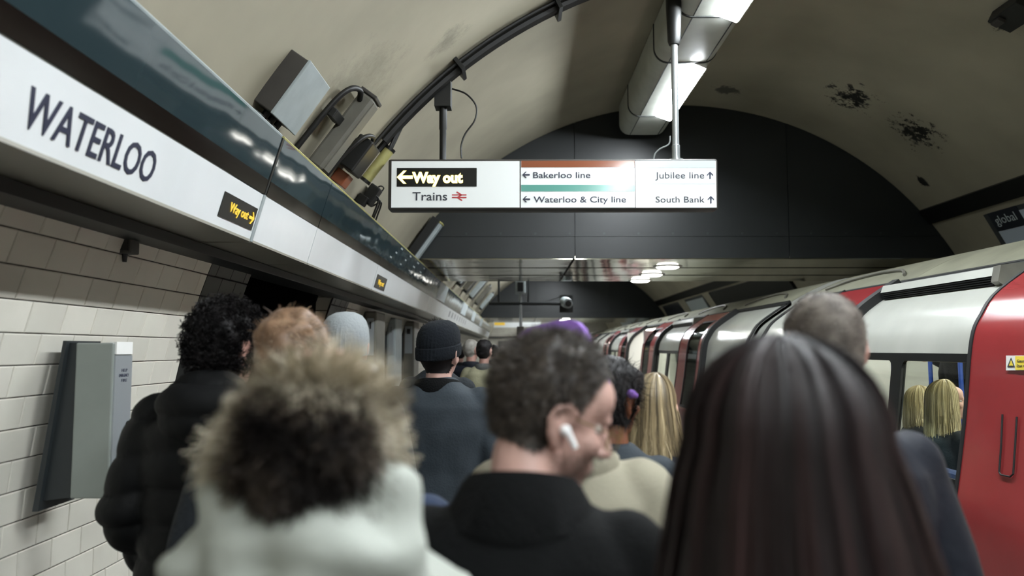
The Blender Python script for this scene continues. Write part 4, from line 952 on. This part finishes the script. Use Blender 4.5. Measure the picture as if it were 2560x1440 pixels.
def ribbons(P, W, side, rnd, name, m, parent, smooth=True):
    """P (n,K,3) world, W (n,K) widths, side (n,3), rnd (n,K)"""
    n, K, _ = P.shape; A = P - side[:, None, :] * W[..., None] / 2; B = P + side[:, None, :] * W[..., None] / 2
    V = np.stack([A, B], 2).reshape(-1, 3)
    i = np.arange(n)[:, None] * K * 2; k = np.arange(K - 1)[None, :] * 2; b = (i + k).ravel()
    Fq = np.stack([b, b + 1, b + 3, b + 2], 1)
    me = bpy.data.meshes.new(name); me.vertices.add(len(V)); me.vertices.foreach_set('co', V.astype('f').ravel())
    me.loops.add(Fq.size); me.loops.foreach_set('vertex_index', Fq.astype('i').ravel()); me.polygons.add(len(Fq)); me.polygons.foreach_set('loop_start', (np.arange(len(Fq)) * 4).astype('i')); me.polygons.foreach_set('use_smooth', np.ones(len(Fq), bool)); me.update(calc_edges=True)
    at_ = me.attributes.new('rnd', 'FLOAT', 'POINT'); at_.data.foreach_set('value', np.repeat(rnd.ravel(), 2).astype('f'))
    o = link(name, me, m, parent); tag(o, kind='stuff'); return o
RNG = np.random.default_rng(11)
def unit(a): return a / np.maximum(np.linalg.norm(a, axis=-1, keepdims=True), 1e-9)
def scalp(root, HW, line, zmin=-.05):
    """vertices of the head in head space with hairline value h"""
    me = root.data; a, nrm = getv(me); wl_ = np.array(WL[root]); inv = np.array(HW.inverted()); sc = HW.to_scale()[0]
    p = (a + wl_) @ inv[:3, :3].T + inv[:3, 3]; h = line(p); h = np.where((p[:, 2] < zmin) | (np.linalg.norm(p - np.array([0, 0, .12]), axis=1) > .17), -1, h)
    return a + wl_, nrm, p, h
def short_line(zb=.045, zf=.185, y0=-.05, y1=.085):
    def fn(p):
        h = p[:, 2] - (zb + (zf - zb) * smooth01(y0, y1, p[:, 1])); ear = (np.abs(p[:, 0]) > .077) & (p[:, 2] < .15) & (p[:, 1] > -.045) & (p[:, 1] < .03)
        return np.where(ear, -1, h)
    return fn
def hair_shell(root, HW, m, line, T_=.012, amp=.008, sc=28, name='hair', fade=.05):
    P, N, p, h = scalp(root, HW, line); me = root.data; keep = h > 0
    polys = [tuple(q.vertices) for q in me.polygons if all(keep[i] for i in q.vertices)]
    idx = sorted({i for q in polys for i in q}); mp = {i: k for k, i in enumerate(idx)}
    V = []
    for i in idx:
        t = min(1, h[i] / fade); nz_ = noise.noise(Vector(P[i]) * sc) + .5 * noise.noise(Vector(P[i]) * sc * 2.2); V.append(P[i] + N[i] * (.0015 + t * (T_ + amp * nz_)))
    b = MB(); b.add(V, [tuple(mp[i] for i in q) for q in polys]); o = b.build(name, m, root, True); 
    a_ = o.data.attributes.new('rnd', 'FLOAT', 'POINT'); a_.data.foreach_set('value', np.array([.45 + .4 * noise.noise(Vector(P[i]) * 40) for i in idx], 'f')); return o
def hair_strands(root, HW, m, line, n, L, comb=(0, -.6, -.6), lift=.5, T_=.012, w_=.0016, curl=.3, fade=.05, K=5, name='hair_strands', seed=1):
    P, N, p, h = scalp(root, HW, line); idx = np.nonzero(h > .004)[0]; rg = np.random.default_rng(seed); s = rg.choice(idx, n)
    t = np.clip(h[s] / fade, 0, 1); base = P[s] + N[s] * (.001 + t[:, None] * T_ * .6) + rg.normal(0, .002, (n, 3))
    Rm = np.array(HW.to_3x3().normalized()); cmb = np.array(comb) @ Rm.T
    d = unit(N[s] * lift + cmb + rg.normal(0, curl, (n, 3))); ln = L * (.35 + .65 * t) * rg.uniform(.6, 1.2, n); pts = [base]
    cur = base
    for k in range(K - 1):
        cur = cur + d * (ln / (K - 1))[:, None]; pts.append(cur); d = unit(d + rg.normal(0, curl * .7, (n, 3)) + np.array([0, 0, -.12]))
    W = np.linspace(1, .3, K)[None, :] * w_ * rg.uniform(.7, 1.3, (n, 1)); side = unit(np.cross(d, N[s]) + 1e-6)
    return ribbons(np.stack(pts, 1), W, side, np.repeat(rg.uniform(0, 1, (n, 1)), K, 1), name, m, root)
def long_hair(root, HW, m, L, spread=.6, n=5000, rad=(.092, .115, .108), cen=(0, -.01, .14), amax=150, w_=.004, K=18, layers=.06, seed=2, tip=.15, drop_to=None, part=0, name='hair', ybias=0, shift=0):
    rg = np.random.default_rng(seed); c = np.array(HW @ Vector(cen)); R3 = HW.to_3x3(); sc = HW.to_scale()[0]
    fwd = np.array((R3 @ Vector((0, 1, 0)))); fwd[2] = 0; fwd /= np.linalg.norm(fwd); up = np.array([0, 0, 1.]); rt = np.cross(fwd, up)
    def path(al, j, lj, wob):
        """al azimuth from the back, j radial jitter"""
        P = []; ka = int(K * .38)
        for k in range(K):
            if k <= ka: th = math.radians(6) + (math.radians(92) - math.radians(6)) * k / ka; dn = 0; r_ = np.sin(th); u = np.cos(th)
            else: q = (k - ka) / (K - 1 - ka); dn = q; r_ = 1 + 0 * q; u = -.03
            lat = rad[0] * r_ * np.sin(al) * j * (1 + spread * dn**.8 if k > ka else 1); bk = rad[1] * r_ * np.cos(al) * j * (1 + (spread * .35 + ybias) * dn)
            lat = lat + part * (1 - r_) + shift * dn; wv = wob * dn * .012 * np.sin(6 * dn + al * 9)
            P.append(c + (rt[None, :] * (lat + wv)[:, None] - fwd[None, :] * bk[:, None] + up[None, :] * (rad[2] * u * j - dn * L * lj)[:, None]) * sc)
        return np.stack(P, 1)
    al = np.linspace(-math.radians(amax), math.radians(amax), 90); g = .9 + .06 * np.sin(al * 13) + .03 * np.sin(al * 29 + 1)
    B = path(al, g, np.full(90, .95), np.zeros(90)); b = MB(); f = [(i * K + k, i * K + k + 1, (i + 1) * K + k + 1, (i + 1) * K + k) for i in range(89) for k in range(K - 1)]
    b.add(B.reshape(-1, 3), f); hb = b.build(name, m, root, True); a_ = hb.data.attributes.new('rnd', 'FLOAT', 'POINT'); a_.data.foreach_set('value', np.full(90 * K, .15, 'f'))
    al = rg.uniform(-math.radians(amax), math.radians(amax), n); lock = .5 + .5 * np.sin(al * 17 + 2 * np.sin(al * 5)); j = .95 + .05 * lock + rg.uniform(-layers / 2, layers, n)
    P = path(al, j, rg.uniform(1 - tip, 1 + tip * .3, n), rg.normal(0, 1, n)); W = np.linspace(1, .5, K)[None, :] * w_ * rg.uniform(.6, 1.3, (n, 1))
    side = unit(rt[None, :] * np.cos(al)[:, None] + fwd[None, :] * np.sin(al)[:, None] + rg.normal(0, .25, (n, 3)))
    rnd = np.clip(.25 + .45 * lock + rg.normal(0, .16, n), 0, 1)[:, None] * np.ones((1, K)); tt = np.linspace(0, 1, K)[None, :]
    ribbons(P, W, side, np.clip(rnd * (.55 + .6 * tt), 0, 1), 'hair_strands', m, hb); return hb
def beanie(root, HW, m, zb=.115, zt=.27, rx=.088, ry=.112, tilt=.25, name='beanie', cuff=True):
    n = 72; rings = []
    prof_ = [(1.0, 0), (1.045, .005), (1.06, .03), (1.05, .05), (1.0, .054), (1.02, .062), (1.0, .09), (.93, .115), (.78, .137), (.5, .152), (.2, .157), (.0, .158)] if cuff else [(1.0, 0), (1.02, .01), (1.02, .06), (.98, .09), (.88, .118), (.7, .138), (.4, .15), (0, .154)]
    v = []; f = []; cy = -.012
    for r_, z_ in prof_:
        for i in range(n):
            t = 2 * PI * i / n; rib = 1 + .012 * (1 if i % 2 else -1) * (r_ > .3); y = cy + ry * r_ * rib * math.sin(t); v.append(HW @ Vector((rx * r_ * rib * math.cos(t), y, zb + z_ * (zt - zb) / .158 + tilt * (y - cy))))
    for j in range(len(prof_) - 1):
        for i in range(n): f.append((j * n + i, j * n + (i + 1) % n, (j + 1) * n + (i + 1) % n, (j + 1) * n + i))
    return MB().add(v, f).build(name, m, root, True)
def hpath(HW, pts): return [HW @ Vector(p) for p in pts]
HM_ = {'brown': strandmat('hair_brown', [(0, '1c1815'), (.5, '3a332d'), (1, '60574d')]), 'dark': strandmat('hair_dark', [(0, '0a090a'), (1, '221f20')], .6, spec=.2), 'red': strandmat('hair_dark_auburn', [(0, '0c0809'), (.45, '1e1314'), (1, '38201f')], .5, spec=.3),
       'blond': strandmat('hair_blonde', [(0, '3a332a'), (.4, '8a7a5c'), (.75, 'c0ad86'), (1, 'd8caa6')], .4), 'lblond': strandmat('hair_light_blonde', [(0, '8a7c56'), (.5, 'c9ba8c'), (1, 'e8dcb8')], .4), 'ginger': strandmat('hair_ginger', [(0, '43301f'), (.5, '7b5f48'), (1, 'b89c80')], .5),
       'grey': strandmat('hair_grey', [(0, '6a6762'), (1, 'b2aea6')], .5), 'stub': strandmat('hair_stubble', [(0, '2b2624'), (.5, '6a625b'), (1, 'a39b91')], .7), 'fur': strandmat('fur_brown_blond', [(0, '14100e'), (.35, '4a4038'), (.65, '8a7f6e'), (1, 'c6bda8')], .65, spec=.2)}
CM = {'white': fabric('coat_white', 'a6aaa2', .75, (30, .15), (5, .08)), 'black': fabric('coat_black', '0d0e0f', .9, (150, .3), spec=.15), 'beige': fabric('coat_beige', '8f8a7a', .95, (140, .12), (9, .1), .1), 'navy': fabric('coat_navy', '141822', .7, (40, .15)),
      'denim': fabric('coat_slate', '30373d', .8, (110, .12), (7, .2)), 'bpuff': fabric('puffer_black', '08090a', .65, (40, .1), spec=.2), 'blue': fabric('coat_blue', '25324a', .75, (60, .2)), 'khaki': fabric('coat_khaki', '96937a', .85, (60, .2)), 'charcoal': fabric('coat_charcoal', '22262a', .85), 'grey': fabric('coat_grey', '5b5d5c', .85)}
KN = {'navy': fabric('knit_navy', '0d1218', .95, (90, .25)), 'grey': fabric('knit_grey', '8d9294', .95, (90, .2)), 'dgrey': fabric('knit_dark_grey', '2c2e30', .9)}

# --- P1 woman with very long dark auburn hair, nearest on the right
r, HW, T = person('person with very long dark auburn hair seen from behind, nearest at the right', 1962, .86, 880, 0, (0, 4, 0), 'fair', dict(w=.95), CM['black'], voxel=.012)
long_hair(r, HW, HM_['red'], .62, 1.0, 10000, (.11, .122, .112), amax=165, w_=.0045, K=20, tip=.12, seed=3, shift=.045)
# --- P2 white coat with large fur hood
r, HW, T = person('person in a white padded coat with a huge brown fur hood, from behind', 803, .99, 864, 2, (0, 6, 0), 'fair', dict(w=.84, d=1.0, sl=.066, amp=.05, sc=7, sz=2.2, voxel=.009, smooth=3, hem=.6, cowl=True, down=True), CM['white'], voxel=.012)
hc = HW @ Vector((0, -.075, .11)); hb = MB(); hb.add(*s_ell(hc, (.079, .07, .074), None, 32, 20)); hd = hb.build('fur_hood', CM['grey'], r, True); hd.data.materials[0] = fabric('fur_base', '2a231e')
n = 22000; dr = unit(RNG.normal(0, 1, (n, 3))); dr = dr[(dr[:, 1] < .55)]; n = len(dr)
base = np.array(hc) + dr * np.array([.078, .069, .073]); K = 6; d = unit(dr * .9 + np.array([0, -.25, -.25]) + RNG.normal(0, .3, (n, 3))); L = RNG.uniform(.016, .046, n) * (1.1 + .9 * np.array([noise.noise(Vector(q) * 17 + Vector((3, 3, 3))) for q in base])); pts = [base]; cur = base
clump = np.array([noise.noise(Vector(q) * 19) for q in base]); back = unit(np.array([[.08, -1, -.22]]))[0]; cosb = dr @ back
d = unit(d + np.array([[noise.noise(Vector(q) * 14 + Vector((5, 0, 0))), noise.noise(Vector(q) * 14 + Vector((0, 9, 0))), noise.noise(Vector(q) * 14 + Vector((0, 0, 3)))] for q in base]) * .9)
for k in range(K - 1): cur = cur + d * (L / (K - 1))[:, None]; pts.append(cur); d = unit(d + RNG.normal(0, .18, (n, 3)) + np.array([0, 0, -.1]))
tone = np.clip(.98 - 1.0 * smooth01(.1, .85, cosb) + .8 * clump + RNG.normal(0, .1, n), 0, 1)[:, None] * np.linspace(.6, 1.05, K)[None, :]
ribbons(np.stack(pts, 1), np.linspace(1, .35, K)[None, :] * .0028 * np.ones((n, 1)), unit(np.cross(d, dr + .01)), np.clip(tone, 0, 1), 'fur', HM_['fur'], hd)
# --- P3 man with glasses and white earbud
r, HW, T = person('man in black wool coat with glasses and white earbud, looking down to the right', 1306, 1.27, 840, 8, (67, 22, 4), 'pale', dict(w=1.0, amp=.006, top=1.47, neck=.08, collar=(1.415, .122, .082, 1.525), hem=.6, down=True), CM['black'], voxel=.0055, lean=.045, sink=.022)
SL = short_line(.045, .2, -.03, .062)
hair_shell(r, HW, HM_['brown'], SL, .014, .009, 30, fade=.1); hair_strands(r, HW, HM_['brown'], SL, 16000, .026, (0, .1, -.25), .75, .016, .0013, .4, .11)
hair_strands(r, HW, HM_['brown'], lambda p: np.where((p[:, 1] > .0) & (p[:, 2] < .075 - .35 * np.clip(.06 - p[:, 1], 0, 1)) & (np.abs(p[:, 0]) < .078), .03, -1), 5000, .004, (0, 0, -.5), .6, .0, .0009, .3, name='stubble', seed=6)
for s in (-1, 1):
    P = [(s * .036 + .025 * math.copysign(abs(math.cos(t))**.7, math.cos(t)), .107, .113 + .021 * math.copysign(abs(math.sin(t))**.7, math.sin(t))) for t in [2 * PI * k / 20 for k in range(21)]]
    MB().tube(hpath(HW, P), .0013, 6, False).build('glasses_rim', M['gold'], r, True); b = MB(); b.add(hpath(HW, P[:-1]), [tuple(range(20))]); b.build('glasses_lens', M['lens'], r)
    MB().tube(hpath(HW, [(s * .061, .106, .12), (s * .074, .09, .121), (s * .083, .0, .122), (s * .085, -.012, .116)]), .0014, 6).build('glasses_temple', M['gold'], r, True)
MB().tube(hpath(HW, [(-.012, .108, .117), (0, .111, .12), (.012, .108, .117)]), .0013, 6).build('glasses_bridge', M['gold'], r, True)
e_ = MB(); e_.add(*s_ell(HW @ Vector((.09, .002, .1)), (.009, .009, .009), None, 14, 10)); e_.tube(hpath(HW, [(.092, .004, .1), (.094, .016, .09), (.094, .027, .08)]), [.006, .0052, .0048], 10); e_.build('earbud', M['earbud'], r, True)
# --- P4 purple headphones, beige coat
r, HW, T = person('person in a beige wool coat wearing purple headphones over dark hair', 1422, 1.8, 836, 6, (22, 4, -11), 'pale', dict(w=.98, down=True, amp=.009, sl=.075, collar=(1.425, .11, .1, 1.5)), CM['beige'], voxel=.009)
SL = short_line(.0, .15, -.02, .1); hair_shell(r, HW, HM_['dark'], SL, .012, .008, 26); hair_strands(r, HW, HM_['brown'], SL, 4000, .025, (0, -.2, -.5), .3, .012, .002, .4)
v = []; f = []; n = 28
for i in range(n + 1):
    t = -.15 + (PI + .3) * i / n; c_x, s_z = math.cos(t), math.sin(t); e4 = (abs(c_x)**4 + abs(s_z)**4)**(-1 / 4)
    for (dr_, dy) in ((0, -.019), (.02, -.016), (.02, .016), (0, .019)): v.append(HW @ Vector(((.078 + dr_) * c_x * e4, -.02 + dy, .14 + (.108 + dr_) * s_z * e4)))
for i in range(n):
    for j in range(4): f.append((i * 4 + j, i * 4 + (j + 1) % 4, (i + 1) * 4 + (j + 1) % 4, (i + 1) * 4 + j))
MB().add(v, f).build('headphone_band', M['purple'], r, True)
for s in (-1, 1): MB().tube(hpath(HW, [(s * .078, -.012, .1), (s * .088, -.012, .1), (s * .112, -.012, .1), (s * .118, -.012, .1)]), [.034, .04, .036, .026], 20).build('ear_cup', M['purple'], r, True)
# --- P4b dark wavy hair with a purple clip
r, HW, T = person('person with dark wavy hair and a small purple clip, left of the blonde woman', 1524, 2.42, 905, 0, (48, 6, 0), 'brown', dict(w=.92, down=True), CM['denim'], voxel=.009)
SL = short_line(.03, .16, .0, .09); hair_shell(r, HW, HM_['dark'], SL, .018, .012, 26); hair_strands(r, HW, HM_['dark'], SL, 4500, .05, (0, -.2, -.6), .35, .018, .002, .4)
b = MB(); b.add(*s_ell(HW @ Vector((.098, -.02, .135)), (.014, .014, .014), None, 14, 8)); b.tube(hpath(HW, [(.098, -.04, .14), (.102, .0, .13)]), .008, 8); b.build('hair_clip', M['purple'], r, True)
# --- P5 shaved head, navy coat
r, HW, T = person('man with shaved grey-brown head and navy coat standing close to the train', 2062, 1.76, 733, 0, (-6, 2, 0), 'pink', dict(w=1.02, collar=(1.42, .105, .09, 1.49), hem=.65), CM['navy'], M['denim'], voxel=.009)
hair_shell(r, HW, HM_['stub'], short_line(.035, .19, -.02, .09), .003, .001, 40); hair_strands(r, HW, HM_['stub'], short_line(.035, .19, -.02, .09), 9000, .006, (0, -.2, -.3), .8, .003, .0012, .3)
# --- P6 long blonde hair
r, HW, T = person('woman with long straight blonde hair and a navy padded jacket, right of the beige coat', 1628, 2.7, 940, 4, (6, 2, 0), 'fair', dict(w=.95, kind='puffer', sl=.066), CM['navy'], voxel=.011)
long_hair(r, HW, HM_['blond'], .34, .4, 4200, (.088, .108, .105), amax=150, w_=.004, K=18, tip=.2, seed=5, part=.02)
# --- P7 dark beanie
r, HW, T = person('man in a dark ribbed beanie and slate jacket in the middle of the platform', 1098, 3.55, 815, 6, (16, 0, 0), 'pale', dict(w=1.12, amp=.012, collar=(1.425, .105, .088, 1.5), collarm=CM['black']), CM['denim'], voxel=.009, sink=.03)
beanie(r, HW, KN['navy'], .1, .262, .089, .114, .16); hair_shell(r, HW, HM_['dark'], short_line(.03, .2, -.03, .06), .004, .002, 40)
# --- P8 dark tousled hair just beyond the beanie
r, HW, T = person('person with dark tousled hair just beyond the man in the beanie', 1094, 4.7, 812, 0, (10, 0, 0), 'pale', dict(w=.9), CM['charcoal'], voxel=.012)
SL = short_line(.03, .19); hair_shell(r, HW, HM_['dark'], SL, .016, .012, 30); hair_strands(r, HW, HM_['dark'], SL, 2500, .04, (0, -.2, 0), .8, .014, .003, .5)
# --- P9 khaki jacket, P10 grey-haired man
r, HW, T = person('dark-haired man in a khaki jacket further down the platform', 1211, 8.8, 851, 6, (18, 2, 0), 'pink', dict(w=1.12, amp=.012, collar=(1.425, .11, .09, 1.5), collarm=CM['grey']), CM['khaki'], voxel=.012)
SL = short_line(.03, .19); hair_shell(r, HW, HM_['dark'], SL, .014, .008, 30)
r, HW, T = person('grey-haired man in a navy coat beside the khaki jacket', 1178, 9.6, 850, 4, (34, 2, 0), 'pink', dict(w=1.1, collar=(1.425, .11, .09, 1.5)), CM['navy'], voxel=.012)
hair_shell(r, HW, HM_['grey'], SL, .012, .006, 30)
for (px, Y, tp_, lb, hm, cm_) in ((1236, 14.0, 863, 'small distant figure with dark hair right of the khaki jacket', 'dark', 'charcoal'), (1256, 17.5, 868, 'small distant figure in grey, farthest along the platform', 'brown', 'grey'), (1150, 13.0, 866, 'distant figure in charcoal behind the grey-haired man', 'dark', 'charcoal')):
    r, HW, T = person(lb, px, Y, tp_, 0, (0, 0, 0), 'pink', dict(w=1.05, voxel=.016), CM[cm_], voxel=.016); hair_shell(r, HW, HM_[hm], SL, .014, .008, 30)
# --- P12 curly dark hair, black puffer
r, HW, T = person('person with curly black hair in a black puffer coat by the tiled wall', 560, 2.62, 775, 4, (22, 4, 0), 'pink', dict(w=1.2, d=1.1, kind='puffer', sl=.082, quilt=.11, hoodback=True, hem=.55), CM['bpuff'], voxel=.009)
SL = short_line(.02, .175, -.03, .1); hair_shell(r, HW, HM_['dark'], SL, .026, .012, 26)
P, N, p, h = scalp(r, HW, SL); idx = np.nonzero(h > .004)[0]; n = 2600; s = RNG.choice(idx, n); K = 16
tt = np.linspace(0, 1, K)[None, :]; a0 = RNG.uniform(0, 6.28, (n, 1)); rad = RNG.uniform(.005, .01, (n, 1)); e1 = unit(np.cross(N[s], RNG.normal(0, 1, (n, 3)))); e2 = np.cross(N[s], e1)
ax = unit(N[s] + np.array([0, 0, -.15]) + RNG.normal(0, .45, (n, 3))); L = RNG.uniform(.03, .058, (n, 1))
Pc = P[s][:, None, :] + N[s][:, None, :] * .01 + ax[:, None, :] * (L * tt)[..., None] + e1[:, None, :] * (rad * np.cos(a0 + tt * 13))[..., None] + e2[:, None, :] * (rad * np.sin(a0 + tt * 13))[..., None]
ribbons(Pc, np.full((n, K), .0034), ax, np.repeat(RNG.uniform(0, 1, (n, 1)), K, 1), 'hair_curls', HM_['dark'], r)
# --- P13 ginger, P14 grey hat, P15 blue jacket
r, HW, T = person('person with tousled ginger hair behind the fur hood', 726, 2.12, 782, 0, (8, 4, 0), 'pink', dict(w=1.0), CM['charcoal'], voxel=.009)
SL = short_line(.02, .19, -.03, .09); hair_shell(r, HW, HM_['ginger'], SL, .016, .011, 24); hair_strands(r, HW, HM_['ginger'], SL, 7000, .03, (.35, .3, -.35), .3, .016, .002, .25)
r, HW, T = person('person in a pale grey woolly hat between the ginger head and the beanie', 862, 3.12, 792, 0, (0, 0, 0), 'pink', dict(w=1.0), CM['charcoal'], voxel=.012)
beanie(r, HW, KN['grey'], .09, .262, .09, .114, .1, 'woolly_hat', False)
r, HW, T = person('person in a dark blue jacket mostly hidden by the fur hood', 868, 1.66, 905, 0, (0, 8, 0), 'pink', dict(w=1.08), CM['blue'], voxel=.012)
hair_shell(r, HW, HM_['brown'], SL, .012, .006, 28)
# --- passengers inside the nearest carriage
r, HW, T = person('blonde passenger seated inside the train seen in profile through the window', 2385, 5.08, 958, 88, (30, -2, 0), 'fair', dict(w=.95), CM['denim'], X=2.72, seated=True, floor=.15, voxel=.009, group='passengers in the carriage')
long_hair(r, HW, HM_['lblond'], .27, .3, 3200, (.108, .122, .118), amax=128, w_=.005, K=16, tip=.25, seed=8)
r, HW, T = person('second fair-haired passenger seated further along the carriage', 2320, 5.62, 968, 90, (0, 0, 0), 'fair', dict(w=.95), CM['charcoal'], X=2.82, seated=True, floor=.15, voxel=.012, group='passengers in the carriage')
long_hair(r, HW, HM_['lblond'], .2, .25, 1800, (.09, .112, .106), amax=140, w_=.005, K=14, tip=.25, seed=9)
r, HW, T = person('standing passenger in a black coat holding the pole inside the carriage', 2390, 6.35, 1.95, -40, (0, 4, 0), 'fair', dict(w=1.15), CM['black'], X=3.55, floor=.15, voxel=.01, lift=(1, (.3, .1, 1.25), (.25, .32, 1.38)), group='passengers in the carriage')
hair_shell(r, HW, HM_['dark'], SL, .014, .008, 30)
